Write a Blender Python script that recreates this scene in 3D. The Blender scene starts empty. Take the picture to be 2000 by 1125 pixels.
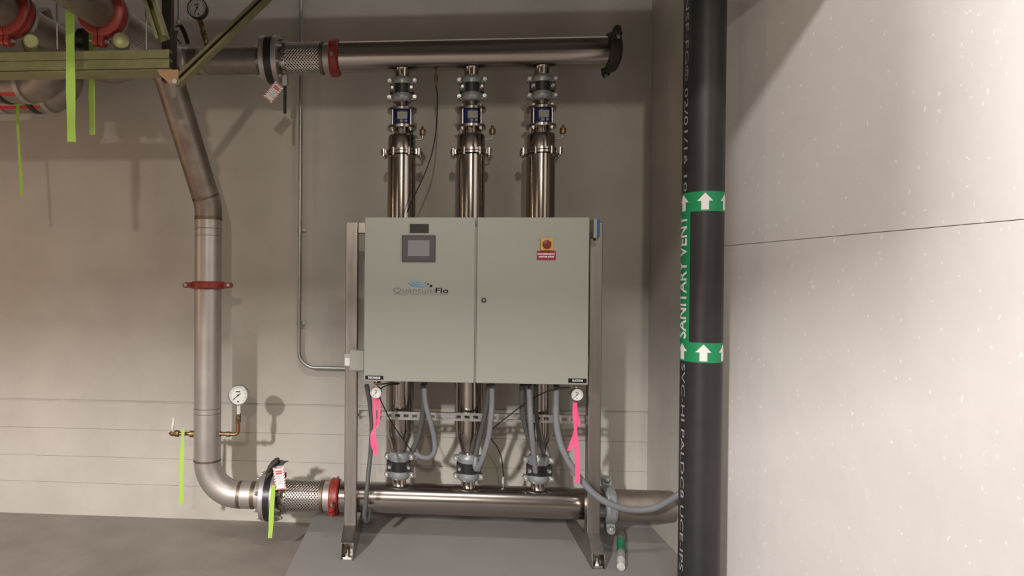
import bpy, bmesh, math, random
from mathutils import Vector, Matrix
random.seed(7)
R = math.radians
sc = bpy.context.scene
COL = sc.collection

# ------------------------------------------------------------------ camera
F = 1213.0                       # focal length in pixels of the 2000 px wide frame
CAM = Vector((0, -3.9, 1.50))
YAW, PITCH, ROLL = R(4.0), R(-0.5), R(0.40)
fw = Vector((-math.sin(YAW)*math.cos(PITCH), math.cos(YAW)*math.cos(PITCH), math.sin(PITCH)))
r0 = Vector((math.cos(YAW), math.sin(YAW), 0))
u0 = r0.cross(fw)
rt = (r0*math.cos(ROLL) + u0*math.sin(ROLL)).normalized()
up = (-r0*math.sin(ROLL) + u0*math.cos(ROLL)).normalized()
cd = bpy.data.cameras.new('camera'); cam = bpy.data.objects.new('camera', cd); COL.objects.link(cam)
cd.sensor_width = 36; cd.lens = F/2000*36; cd.shift_x = 0.125; cd.clip_start = 0.05
cam.matrix_world = Matrix(((rt.x, up.x, -fw.x, CAM.x), (rt.y, up.y, -fw.y, CAM.y), (rt.z, up.z, -fw.z, CAM.z), (0, 0, 0, 1)))
sc.camera = cam

# ------------------------------------------------------------------ world, lights, exposure
w = bpy.data.worlds.new('world'); sc.world = w; w.use_nodes = True
bg = w.node_tree.nodes['Background']; bg.inputs[0].default_value = (1, 0.9, 0.78, 1); bg.inputs[1].default_value = 0.15
sc.view_settings.view_transform = 'Standard'; sc.view_settings.look = 'None'
sc.view_settings.gamma = 1; sc.view_settings.use_curve_mapping = False; sc.view_settings.exposure = 0.0
def area(name, loc, target, sx, sy, power, col):
    l = bpy.data.lights.new(name, 'AREA'); l.shape = 'RECTANGLE'; l.size = sx; l.size_y = sy; l.energy = power; l.color = col
    o = bpy.data.objects.new(name, l); COL.objects.link(o); o.location = loc
    d = (Vector(target)-Vector(loc)); o.rotation_euler = d.to_track_quat('-Z', 'Y').to_euler(); return o
WARM = (1.0, 0.88, 0.74)
area('lamp_tube_centre', (0.0, -7.2, 3.35), (0.3, 0, 0.8), 0.14, 0.16, 62, (1.0, 0.90, 0.76))
area('lamp_tube_left', (-3.2, -8.4, 3.70), (0, 0, 0.4), 0.22, 0.42, 660, (1.0, 0.95, 0.92))
area('fill_near', (0.1, -3.1, 3.85), (0.1, -3.1, 0), 1.2, 0.2, 50, (1.0, 0.95, 0.93))  # fill light added to brighten the column, not a known fixture
area('lamp_left_side', (-3.6, -1.6, 1.6), (-1, -0.4, 1.2), 0.12, 1.6, 8, (1.0, 0.62, 0.38))

# ------------------------------------------------------------------ pixel rays onto real depth planes
def ray(px, py):
    return (fw + rt*((px-750)/F) - up*((py-562.5)/F)).normalized()
def at(px, py, d):                         # point at distance d in front of the back wall (plane y = -d)
    v = ray(px, py); t = (-d - CAM.y)/v.y
    return CAM + v*t
def atx(px, py, X):
    v = ray(px, py); t = (X-CAM.x)/v.x
    return CAM + v*t
def S(px, d):                              # metres per pixel there
    return (at(px, 552, d)-CAM).dot(fw)/F

# ------------------------------------------------------------------ materials
def mat(name, col, rough=0.5, metal=0.0, noise=0.0, nscale=8, bump=0.0, bscale=60, col2=None, spec=0.5, stretch=None, coat=0.0):
    m = bpy.data.materials.new(name); m.use_nodes = True; nt = m.node_tree; b = nt.nodes['Principled BSDF']
    b.inputs['Base Color'].default_value = (*col, 1); b.inputs['Roughness'].default_value = rough
    b.inputs['Metallic'].default_value = metal; b.inputs['Specular IOR Level'].default_value = spec
    b.inputs['Coat Weight'].default_value = coat
    tc = nt.nodes.new('ShaderNodeTexCoord'); mp = nt.nodes.new('ShaderNodeMapping'); nt.links.new(tc.outputs['Object'], mp.inputs[0])
    if stretch: mp.inputs['Scale'].default_value = stretch
    if noise or col2:
        n = nt.nodes.new('ShaderNodeTexNoise'); n.inputs['Scale'].default_value = nscale; n.inputs['Detail'].default_value = 6; n.inputs['Roughness'].default_value = 0.6
        nt.links.new(mp.outputs[0], n.inputs['Vector'])
        cr = nt.nodes.new('ShaderNodeValToRGB'); cr.color_ramp.elements[0].position = 0.32; cr.color_ramp.elements[1].position = 0.68
        c2 = col2 or tuple(c*(1-noise) for c in col)
        cr.color_ramp.elements[0].color = (*c2, 1); cr.color_ramp.elements[1].color = (*col, 1)
        nt.links.new(n.outputs[0], cr.inputs[0]); nt.links.new(cr.outputs[0], b.inputs['Base Color'])
        if metal > 0.5:
            mr = nt.nodes.new('ShaderNodeMapRange'); mr.inputs[3].default_value = rough*0.8; mr.inputs[4].default_value = rough*1.3
            nt.links.new(n.outputs[0], mr.inputs[0]); nt.links.new(mr.outputs[0], b.inputs['Roughness'])
    if bump:
        n2 = nt.nodes.new('ShaderNodeTexNoise'); n2.inputs['Scale'].default_value = bscale; n2.inputs['Detail'].default_value = 5
        nt.links.new(mp.outputs[0], n2.inputs['Vector'])
        bp = nt.nodes.new('ShaderNodeBump'); bp.inputs['Strength'].default_value = bump; bp.inputs['Distance'].default_value = 0.01
        nt.links.new(n2.outputs[0], bp.inputs['Height']); nt.links.new(bp.outputs[0], b.inputs['Normal'])
    return m
M = {}
M['wall'] = mat('wall_paint', (0.535, 0.505, 0.455), 0.55, noise=0.15, nscale=2.2, bump=0.25, bscale=22)
M['column'] = mat('column_paint', (0.80, 0.77, 0.75), 0.38, noise=0.07, nscale=2.5, bump=0.15, bscale=15)
M['floor'] = mat('floor_concrete', (0.33, 0.295, 0.265), 0.6, nscale=1.6, col2=(0.21, 0.185, 0.163), bump=0.1, bscale=40)
M['pad'] = mat('pad_concrete', (0.30, 0.285, 0.28), 0.6, nscale=3.5, col2=(0.27, 0.26, 0.25), bump=0.06, bscale=50)
M['ceiling'] = mat('ceiling_concrete', (0.16, 0.14, 0.12), 0.8, noise=0.2)
M['steel'] = mat('brushed_stainless', (0.42, 0.38, 0.35), 0.20, 1.0, noise=0.12, nscale=6, stretch=(0.4, 6, 6))
M['steel_v'] = mat('polished_stainless', (0.36, 0.32, 0.285), 0.15, 1.0, noise=0.12, nscale=5, stretch=(6, 6, 0.3))
M['frame'] = mat('frame_stainless', (0.40, 0.365, 0.335), 0.33, 1.0, noise=0.15, nscale=7, stretch=(8, 8, 0.5))
M['pickled'] = mat('pickled_stainless', (0.50, 0.465, 0.435), 0.42, 0.7, nscale=5, col2=(0.42, 0.385, 0.36), bump=0.05)
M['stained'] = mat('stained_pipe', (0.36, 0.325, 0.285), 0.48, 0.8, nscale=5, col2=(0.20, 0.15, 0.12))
M['weld'] = mat('weld_heat_tint', (0.24, 0.19, 0.14), 0.45, 0.8, noise=0.4, nscale=25)
M['braid'] = mat('braid_wire', (0.62, 0.58, 0.55), 0.28, 1.0)
M['darkbraid'] = mat('braid_under', (0.10, 0.09, 0.085), 0.6, 0.6)
M['chrome'] = mat('bright_zinc', (0.75, 0.73, 0.70), 0.25, 1.0)
M['galv'] = mat('galvanised', (0.50, 0.50, 0.49), 0.38, 0.9, noise=0.2, nscale=40)
M['clamp'] = mat('grey_cast_iron', (0.30, 0.32, 0.33), 0.38, 0.35, noise=0.15, nscale=30, coat=0.2)
M['black'] = mat('black_rubber', (0.012, 0.012, 0.013), 0.4)
M['blackiron'] = mat('black_iron', (0.02, 0.02, 0.022), 0.35, 0.2)
M['red'] = mat('red_coupling_paint', (0.30, 0.032, 0.022), 0.42, noise=0.35, nscale=18)
M['blue'] = mat('blue_valve_paint', (0.012, 0.02, 0.12), 0.35)
M['bluebox'] = mat('blue_plastic', (0.02, 0.10, 0.32), 0.5)
M['cab'] = mat('cabinet_paint', (0.32, 0.325, 0.285), 0.42, noise=0.03, nscale=2)
M['cabedge'] = mat('cabinet_gasket', (0.12, 0.12, 0.11), 0.6)
M['brass'] = mat('aged_brass', (0.36, 0.25, 0.13), 0.38, 0.9, nscale=40, col2=(0.20, 0.14, 0.08))
M['copper'] = mat('red_brass', (0.35, 0.15, 0.08), 0.4, 0.8)
M['dial'] = mat('gauge_dial', (0.72, 0.72, 0.69), 0.35)
M['stickr'] = mat('dull_sticker', (0.33, 0.33, 0.30), 0.5, noise=0.3, nscale=120)
M['ink'] = mat('black_ink', (0.012, 0.012, 0.012), 0.65, spec=0.15)
M['white'] = mat('white_print', (0.85, 0.86, 0.84), 0.5)
M['greyhose'] = mat('grey_hose', (0.20, 0.205, 0.225), 0.42, bump=0.02)
M['darkhose'] = mat('dark_hose', (0.085, 0.09, 0.085), 0.45)
M['pink'] = mat('pink_tape', (0.85, 0.10, 0.24), 0.5)
M['lime'] = mat('lime_tape', (0.38, 0.60, 0.09), 0.5)
M['olive'] = mat('gold_zinc_strut', (0.36, 0.36, 0.17), 0.42, 0.6, nscale=10, col2=(0.27, 0.25, 0.13))
M['goldrim'] = mat('gold_zinc_lip', (0.55, 0.50, 0.30), 0.35, 0.7)
M['slot'] = mat('strut_recess', (0.07, 0.07, 0.04), 0.7)
M['orange'] = mat('primer_plate', (0.55, 0.33, 0.18), 0.55, noise=0.15, nscale=12)
M['darksteel'] = mat('dark_steel', (0.05, 0.042, 0.038), 0.6, 0.3)
M['abs'] = mat('black_plastic_pipe', (0.026, 0.024, 0.027), 0.42, noise=0.3, nscale=9, bump=0.03, bscale=30)
M['green'] = mat('green_marker', (0.008, 0.27, 0.105), 0.4)
M['print'] = mat('grey_print', (0.34, 0.33, 0.32), 0.6)
M['screenframe'] = mat('screen_bezel', (0.07, 0.066, 0.07), 0.5, spec=0.3)
M['screen'] = mat('screen_glass', (0.24, 0.24, 0.245), 0.15)
M['plate'] = mat('dark_name_plate', (0.045, 0.043, 0.038), 0.6, spec=0.25, noise=0.3, nscale=90)
M['yellow'] = mat('yellow_switch', (0.62, 0.36, 0.07), 0.5)
M['signred'] = mat('red_sign', (0.30, 0.012, 0.035), 0.5)
M['knobred'] = mat('red_knob', (0.20, 0.015, 0.01), 0.4)
M['logoblue'] = mat('logo_blue', (0.08, 0.27, 0.48), 0.5)
M['logopale'] = mat('logo_pale_blue', (0.22, 0.37, 0.45), 0.5)
M['logogrey'] = mat('logo_grey', (0.15, 0.16, 0.165), 0.5)
M['tagred'] = mat('tag_red', (0.55, 0.03, 0.05), 0.5)
M['strap'] = mat('hanger_strap', (0.42, 0.39, 0.35), 0.5, 0.3, noise=0.2, nscale=12)
M['redstripe'] = mat('red_pipe_stripe', (0.55, 0.03, 0.03), 0.5)
M['farwall'] = mat('far_wall_block', (0.26, 0.225, 0.19), 0.7, noise=0.2)
M['blocker'] = mat('blocker_metal', (0.35, 0.34, 0.32), 0.5, 0.8)
g = bpy.data.materials.new('clear_plastic'); g.use_nodes = True; b = g.node_tree.nodes['Principled BSDF']
b.inputs['Base Color'].default_value = (0.85, 0.86, 0.83, 1); b.inputs['Roughness'].default_value = 0.2; b.inputs['Transmission Weight'].default_value = 0.75; b.inputs['IOR'].default_value = 1.2
M['clear'] = g
# chips and specks on the column paint
nt = M['column'].node_tree; b = nt.nodes['Principled BSDF']
vo = nt.nodes.new('ShaderNodeTexNoise'); vo.inputs['Scale'].default_value = 50; vo.inputs['Detail'].default_value = 1.5
tc = nt.nodes.new('ShaderNodeTexCoord'); mp = nt.nodes.new('ShaderNodeMapping'); mp.inputs['Scale'].default_value = (1.3, 1.3, 0.75)
nt.links.new(tc.outputs['Object'], mp.inputs[0]); nt.links.new(mp.outputs[0], vo.inputs['Vector'])
cr = nt.nodes.new('ShaderNodeValToRGB'); cr.color_ramp.elements[0].position = 0.70; cr.color_ramp.elements[1].position = 0.73
mx = nt.nodes.new('ShaderNodeMix'); mx.data_type = 'RGBA'
src = b.inputs['Base Color'].links[0].from_socket
nt.links.new(vo.outputs[0], cr.inputs[0]); nt.links.new(cr.outputs[0], mx.inputs[0]); nt.links.new(src, mx.inputs[6]); mx.inputs[7].default_value = (0.92, 0.90, 0.86, 1)
nt.links.new(mx.outputs[2], b.inputs['Base Color'])

# ------------------------------------------------------------------ mesh builder
class MB:
    def __init__(s): s.v = []; s.f = []
    def add(s, vs, fs):
        o = len(s.v); s.v += [Vector(v) for v in vs]; s.f += [tuple(i+o for i in f) for f in fs]; return s
    def box(s, c, sz, m=None):
        x, y, z = [k/2 for k in sz]
        vs = [Vector(p) for p in ((-x,-y,-z),(x,-y,-z),(x,y,-z),(-x,y,-z),(-x,-y,z),(x,-y,z),(x,y,z),(-x,y,z))]
        if m: vs = [m @ v for v in vs]
        return s.add([v+Vector(c) for v in vs], [(0,3,2,1),(4,5,6,7),(0,1,5,4),(1,2,6,5),(2,3,7,6),(3,0,4,7)])
    def lathe(s, o, ax, prof, n=32, cap0=True, cap1=True, ph=0.0):
        o = Vector(o); ax = Vector(ax).normalized()
        a = ax.orthogonal().normalized(); b_ = ax.cross(a)
        vs = []; fs = []
        for (t, r) in prof:
            for i in range(n):
                q = 2*math.pi*i/n+ph; vs.append(o+ax*t+(a*math.cos(q)+b_*math.sin(q))*r)
        for j in range(len(prof)-1):
            for i in range(n):
                k = (i+1) % n; fs.append((j*n+i, j*n+k, (j+1)*n+k, (j+1)*n+i))
        if cap0: fs.append(tuple(reversed(range(n))))
        if cap1: fs.append(tuple(range((len(prof)-1)*n, len(prof)*n)))
        return s.add(vs, fs)
    def cyl(s, p, q, r, r2=None, n=20):
        p = Vector(p); q = Vector(q); return s.lathe(p, q-p, [(0, r), ((q-p).length, r if r2 is None else r2)], n)
    def hexa(s, p, q, r): return s.cyl(p, q, r, n=6)
    def tube(s, pts, r, n=12, closed=False):
        pts = [Vector(p) for p in pts]; N = len(pts); vs = []; fs = []
        t0 = (pts[1]-pts[0]).normalized(); a = t0.orthogonal().normalized()
        for i in range(N):
            t = (pts[min(i+1, N-1)]-pts[max(i-1, 0)]).normalized()
            a = (a-t*a.dot(t)).normalized(); b_ = t.cross(a)
            rr = r[i] if isinstance(r, (list, tuple)) else r
            for k in range(n):
                q = 2*math.pi*k/n; vs.append(pts[i]+(a*math.cos(q)+b_*math.sin(q))*rr)
        for i in range(N-1):
            for k in range(n):
                l = (k+1) % n; fs.append((i*n+k, i*n+l, (i+1)*n+l, (i+1)*n+k))
        fs.append(tuple(reversed(range(n)))); fs.append(tuple(range((N-1)*n, N*n)))
        return s.add(vs, fs)
    def ribbon(s, pts, widths, dirs, th=0.0012):
        vs = []; fs = []; N = len(pts)
        for i in range(N):
            p = Vector(pts[i]); t = (Vector(pts[min(i+1, N-1)])-Vector(pts[max(i-1, 0)])).normalized()
            d = Vector(dirs[i]).normalized(); nn = t.cross(d).normalized(); h = d*widths[i]/2; e = nn*th/2
            vs += [p-h-e, p+h-e, p+h+e, p-h+e]
        for i in range(N-1):
            for k in range(4):
                l = (k+1) % 4; fs.append((4*i+k, 4*i+l, 4*i+4+l, 4*i+4+k))
        fs += [(3, 2, 1, 0), (4*N-4, 4*N-3, 4*N-2, 4*N-1)]
        return s.add(vs, fs)
    def poly(s, pts, th, nrm):                          # flat outline extruded along nrm
        n = len(pts); e = Vector(nrm).normalized()*th
        vs = [Vector(p) for p in pts]+[Vector(p)+e for p in pts]
        fs = [tuple(range(n)), tuple(reversed(range(n, 2*n)))]+[(i, i+n, (i+1) % n+n, (i+1) % n) for i in range(n)]
        return s.add(vs, fs)
    def build(s, name, m, parent=None, bevel=0, label=None, kind=None, sharp=38, off=None):
        me = bpy.data.meshes.new(name); o_ = off if off is not None else (parent.get('_o') if parent is not None and parent.get('_o') is not None else None)
        vs = s.v
        if o_ is not None: vs = [v-Vector(o_) for v in vs]
        me.from_pydata([tuple(v) for v in vs], [], s.f)
        bm = bmesh.new(); bm.from_mesh(me); bmesh.ops.recalc_face_normals(bm, faces=bm.faces)
        if bevel:
            es = [e for e in bm.edges if len(e.link_faces) == 2 and e.calc_face_angle(0) > 0.7]
            bmesh.ops.bevel(bm, geom=es, offset=bevel, segments=2, affect='EDGES', profile=0.5)
        bm.to_mesh(me); bm.free()
        me.shade_smooth(); me.set_sharp_from_angle(angle=R(16 if bevel else sharp))
        me.materials.append(m)
        o = bpy.data.objects.new(name, me); COL.objects.link(o)
        if parent is not None:
            o.parent = parent
            if parent.get('_o') is not None: o['_o'] = parent['_o']
        if label: o['label'] = label
        if kind: o['kind'] = kind
        return o
def thing(name, label, cat, loc=(0, 0, 0), group=None):
    o = bpy.data.objects.new(name, None); COL.objects.link(o); o.empty_display_size = 0.05
    o.location = loc; o['_o'] = [float(k) for k in loc]; o['label'] = label; o['category'] = cat
    if group: o['group'] = group
    return o
def lthing(name, label, cat, mtx, group=None):          # children given in local coordinates
    o = bpy.data.objects.new(name, None); COL.objects.link(o); o.empty_display_size = 0.05
    o.matrix_world = mtx; o['label'] = label; o['category'] = cat
    if group: o['group'] = group
    return o
def tag(o, label, cat, group=None):
    o['label'] = label; o['category'] = cat
    if group: o['group'] = group
    return o
def clone(o, mtx=None, label=None, parent=None):
    c = o.copy(); COL.objects.link(c)
    if parent is not None: c.parent = parent
    if mtx is not None: c.matrix_world = mtx
    if label: c['label'] = label
    for ch in o.children: clone(ch, parent=c)
    return c
def smooth(pts, k=8):
    pts = [Vector(p) for p in pts]; P = [pts[0]*2-pts[1]]+pts+[pts[-1]*2-pts[-2]]; out = []
    for i in range(1, len(P)-2):
        for j in range(k):
            t = j/k; a, b_, c, d = P[i-1], P[i], P[i+1], P[i+2]
            out.append(0.5*((2*b_)+(c-a)*t+(2*a-5*b_+4*c-d)*t*t+(3*b_-a-3*c+d)*t**3))
    out.append(pts[-1]); return out
def bend(pts, rad, k=12):                               # polyline with rounded corners
    pts = [Vector(p) for p in pts]; out = [pts[0]]
    for i in range(1, len(pts)-1):
        a = (pts[i-1]-pts[i]); b_ = (pts[i+1]-pts[i]); ang = a.angle(b_)
        r_ = rad[i-1] if isinstance(rad, (list, tuple)) else rad
        L = min(r_/math.tan(ang/2), a.length*0.49 if i > 1 else a.length*0.95, b_.length*0.49 if i < len(pts)-2 else b_.length*0.95)
        p, q = pts[i]+a.normalized()*L, pts[i]+b_.normalized()*L
        rr = L*math.tan(ang/2); c = pts[i]+(a.normalized()+b_.normalized()).normalized()*(rr/math.sin(ang/2))
        for j in range(k+1):
            t = j/k; th = math.pi-ang
            u, v = p-c, q-c; out.append(c+(u*math.sin((1-t)*th)+v*math.sin(t*th))/math.sin(th))
    out.append(pts[-1]); return out
def text_geo(body, size, sx=1.0, align='CENTER', spacing=1.0, bold=0.0):
    cu = bpy.data.curves.new('t', 'FONT'); cu.body = body; cu.size = size; cu.align_x = align; cu.align_y = 'CENTER'; cu.space_character = spacing
    cu.resolution_u = 2; cu.offset = bold
    o = bpy.data.objects.new('t', cu); COL.objects.link(o)
    dg = bpy.context.evaluated_depsgraph_get(); me = o.evaluated_get(dg).to_mesh()
    vs = [Vector((v.co.x*sx, v.co.y, 0)) for v in me.vertices]; fs = [tuple(p.vertices) for p in me.polygons]
    bpy.data.objects.remove(o); bpy.data.curves.remove(cu)
    return vs, fs
def slice_geo(vs, fs, axis, step):
    me = bpy.data.meshes.new('t'); me.from_pydata([tuple(v) for v in vs], [], fs); bm = bmesh.new(); bm.from_mesh(me)
    lo_, hi_ = min(v[axis] for v in vs), max(v[axis] for v in vs); k = lo_+step; nr = [0, 0, 0]; nr[axis] = 1
    while k < hi_:
        c = [0, 0, 0]; c[axis] = k; bmesh.ops.bisect_plane(bm, geom=bm.verts[:]+bm.edges[:]+bm.faces[:], plane_co=c, plane_no=nr); k += step
    bm.verts.index_update(); r_ = [v.co.copy() for v in bm.verts], [tuple(v.index for v in f.verts) for f in bm.faces]
    bm.free(); bpy.data.meshes.remove(me); return r_
def flat_text(mb, body, c, size, sx=1.0, **kw):         # on a plane facing the camera side (-y)
    vs, fs = text_geo(body, size, sx, **kw); c = Vector(c)
    return mb.add([c+Vector((v.x, 0, v.y)) for v in vs], fs)

def fit_text(mb, body, c, size, width, bold=0.0):
    t_ = MB(); flat_text(t_, body, c, size, 1.0, bold=bold); x_ = [v.x for v in t_.v]; mid = (max(x_)+min(x_))/2; k = width/(max(x_)-min(x_))
    return mb.add([Vector((c[0]+(v.x-mid)*k, v.y, v.z)) for v in t_.v], t_.f)
DP = 0.40     # depth of manifolds and risers
DC = 0.80     # cabinet front
X_R = at(1266, 700, 0).x
Z0 = at(300, 1011, 0).z                                # floor level
PADZ = Z0+0.085
CEIL = Z0+4.1

# ------------------------------------------------------------------ room shell
def struct(name, mb, m, parent=None, bevel=0, label=None):
    o = mb.build(name, m, parent, bevel, label=label)
    if parent is None: o['kind'] = 'structure'
    return o
XL, YB = -4.2, -10.5
struct('floor', MB().box(((XL+4)/2, YB/2, Z0-0.05), (4-XL+0.4, -YB+0.4, 0.1)), M['floor'])
wb = bpy.data.objects.new('wall_back', None); COL.objects.link(wb); wb['kind'] = 'structure'
cs = [at(655, y, 0).z for y in (958, 905, 849, 793)]
core = MB().box(((XL+X_R)/2, 0.06, (Z0+CEIL)/2), (X_R-XL+0.2, 0.10, CEIL-Z0)).build('backing', M['wall'], wb)
lo = Z0
for i, z in enumerate(cs):
    g_ = 0.0016 if i < 3 else 0.010
    MB().box(((XL+X_R)/2, 0.02, (lo+z-g_/2)/2), (X_R-XL+0.02, 0.04, z-g_/2-lo)).build('wall_course', M['wall'], wb, bevel=0.0007)
    lo = z+g_/2
MB().box(((XL+X_R)/2, 0.021, (lo+CEIL)/2), (X_R-XL+0.02, 0.04, CEIL-lo)).build('wall_panel', M['wall'], wb, bevel=0.003)
YC = -0.80                                             # where the column starts
wr = bpy.data.objects.new('wall_right', None); COL.objects.link(wr); wr['kind'] = 'structure'
MB().box((X_R+0.05, YC/2, (Z0+CEIL)/2), (0.1, -YC, CEIL-Z0)).build('wall_panel', M['wall'], wr, bevel=0.002)
struct('wall_left', MB().box((XL-0.05, YB/2, (Z0+CEIL)/2), (0.1, -YB+0.2, CEIL-Z0)), M['farwall'])
struct('wall_front', MB().box(((XL+4)/2, YB-0.05, (Z0+CEIL)/2), (4-XL, 0.1, CEIL-Z0)), M['farwall'])
struct('ceiling', MB().box(((XL+4)/2, YB/2, CEIL+0.05), (4-XL+0.4, -YB+0.4, 0.1)), M['ceiling'])

# column: a long painted concrete pier whose face turns a little towards the room
cx0, cy0, ca = X_R-0.001, YC+0.02, R(10)
cl = thing('concrete_column', 'wide pale painted concrete column with chipped specks, right of the black pipe', 'column', (cx0, cy0, Z0))
dirv = Vector((math.sin(ca), -math.cos(ca), 0)); nv = Vector((math.cos(ca), math.sin(ca), 0))
zj = at(1420, 480, 0).z
pj = None
v = ray(1420, 480); p0 = Vector((cx0, cy0, 0)); nn_ = Vector((-math.cos(ca), -math.sin(ca), 0))
t = (p0-CAM).dot(nn_)/v.dot(nn_); zj = (CAM+v*t).z
LC = 3.6
for (a, b_, nm) in ((Z0, zj-0.001, 'lower_pour'), (zj+0.001, CEIL, 'upper_pour')):
    q = [p0, p0+dirv*LC, p0+dirv*LC+nv*0.6, p0+nv*0.6]
    MB().poly([Vector((k.x, k.y, a)) for k in q], b_-a, (0, 0, 1)).build(nm, M['column'], cl, bevel=0.0015)

# housekeeping pad
xa = at(600, 1040, 0.45).x; xb = at(1272, 1040, 0.4).x
v = ray(575, 1085); t = (PADZ-CAM.z)/v.z; xa = (CAM+v*t).x
xb = X_R-0.002
tag(MB().box(((xa+xb)/2, -0.85, (Z0+PADZ)/2), (xb-xa, 1.66, PADZ-Z0)).build('equipment_pad', M['pad'], bevel=0.006), 'low smooth grey concrete pad under the pump frame', 'pad')

# ------------------------------------------------------------------ shared fittings
def bolt(mb, p, d, r=0.007, L=0.012):
    p = Vector(p); d = Vector(d).normalized(); mb.hexa(p, p+d*L, r); mb.cyl(p+d*L, p+d*(L+0.006), r*0.5, n=8)
def grooved(label, mtx, r, width, mname='red', group=None, half=1.0, name='grooved_coupling', ear=1.0, fat=1.0):
    """two-part coupling, local Z is the pipe axis, bolt ears along X"""
    o = lthing(name, label, 'coupling', mtx, group); w2 = width/2; h = (r*0.17+0.006)*fat
    prof = [(-w2, r+0.001), (-w2, r+h*0.6), (-w2*0.7, r+h), (-w2*0.35, r+h*1.05), (0, r+h*0.92), (w2*0.35, r+h*1.05), (w2*0.7, r+h), (w2, r+h*0.6), (w2, r+0.001)]
    for sgn in (-1, 1):
        m = MB(); n = 20; vs = []; fs = []
        for (z, rr) in prof:
            for i in range(n+1):
                q = math.pi*i/n*0.985+0.0236; vs.append((rr*math.cos(q), sgn*rr*math.sin(q), z))
        for j in range(len(prof)-1):
            for i in range(n): k = j*(n+1)+i; fs.append((k, k+1, k+n+2, k+n+1))
        k = (len(prof)-1)*(n+1)
        for i in range(n): fs.append((k+i, k+i+1, i+1, i))
        fs += [tuple(j*(n+1) for j in range(len(prof))), tuple(j*(n+1)+n for j in range(len(prof)-1, -1, -1))]
        m.add(vs, fs)
        for sx in (-1, 1):
            e = 0.036*ear
            m.box((sx*(r+h*0.6+e/2), sgn*0.014, 0), (e, 0.022, width*0.72))
            m.lathe((sx*(r+h*0.6+e), sgn*0.003, 0), (0, sgn, 0), [(0, width*0.36), (0.022, width*0.36)], 14)
        m.build('housing', M[mname], o, bevel=0)
    for sx in (-1, 1):
        m = MB(); x = sx*(r+h*0.6+0.036*ear*0.9)
        m.cyl((x, -0.05, 0), (x, 0.05, 0), 0.0065, n=10); m.hexa((x, 0.026, 0), (x, 0.038, 0), 0.011); m.hexa((x, -0.026, 0), (x, -0.036, 0), 0.011)
        m.build('bolt', M['galv'], o)
    return o
def frame_mtx(o, z, x):
    z = Vector(z).normalized(); x = Vector(x); x = (x-z*x.dot(z)).normalized(); y = z.cross(x)
    return Matrix(((x.x, y.x, z.x, o[0]), (x.y, y.y, z.y, o[1]), (x.z, y.z, z.z, o[2]), (0, 0, 0, 1)))
def gauge(label, c, r, yawd=0, tilt=0, needle=225, rim='galv', stem=0.05, stemdir=-1, group=None):
    mt = Matrix.Translation(c) @ Matrix.Rotation(R(yawd), 4, 'Z') @ Matrix.Rotation(R(tilt), 4, 'Y')
    o = lthing('pressure_gauge', label, 'gauge', mt, group)
    MB().lathe((0, 0.03, 0), (0, -1, 0), [(0, r*0.82), (0.004, r*0.95), (0.028, r*0.95), (0.030, r), (0.042, r), (0.045, r*0.93), (0.040, r*0.90)], 36, cap1=False).build('case', M[rim], o)
    MB().lathe((0, -0.008, 0), (0, -1, 0), [(0, r*0.92), (0.0005, r*0.92)], 36).build('dial', M['dial'], o)
    m = MB()
    for i in range(28):
        q = R(225-270*i/27); L = 0.1 if i % 3 else 0.17; d = Vector((math.cos(q), 0, math.sin(q)))
        rot = Matrix.Rotation(-q, 4, 'Y'); m.box(d*r*(0.82-L/2)+Vector((0, -0.0095, 0)), (r*L, 0.0008, r*0.018), rot)
    m.box((0, -0.0095, r*0.36), (r*0.42, 0.0008, r*0.09)); m.box((0, -0.0095, -r*0.62), (r*0.14, 0.0008, r*0.14))
    m.build('scale_marks', M['ink'], o)
    q = R(needle); rot = Matrix.Rotation(-q, 4, 'Y'); m = MB()
    m.box(Vector((math.cos(q), 0, math.sin(q)))*r*0.18+Vector((0, -0.0115, 0)), (r*0.98, 0.001, r*0.05), rot); m.lathe((0, -0.010, 0), (0, -1, 0), [(0, r*0.08), (0.003, r*0.08)], 14)
    m.build('needle', M['ink'], o)
    if stem:
        m = MB(); m.box((0, 0.012, stemdir*(r+stem*0.3)), (r*0.36, r*0.36, stem*0.75)); m.cyl((0, 0.012, stemdir*(r+stem*0.6)), (0, 0.012, stemdir*(r+stem)), r*0.14, n=12)
        m.build('stem', M['chrome'], o, bevel=0.001)
    return o

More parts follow.
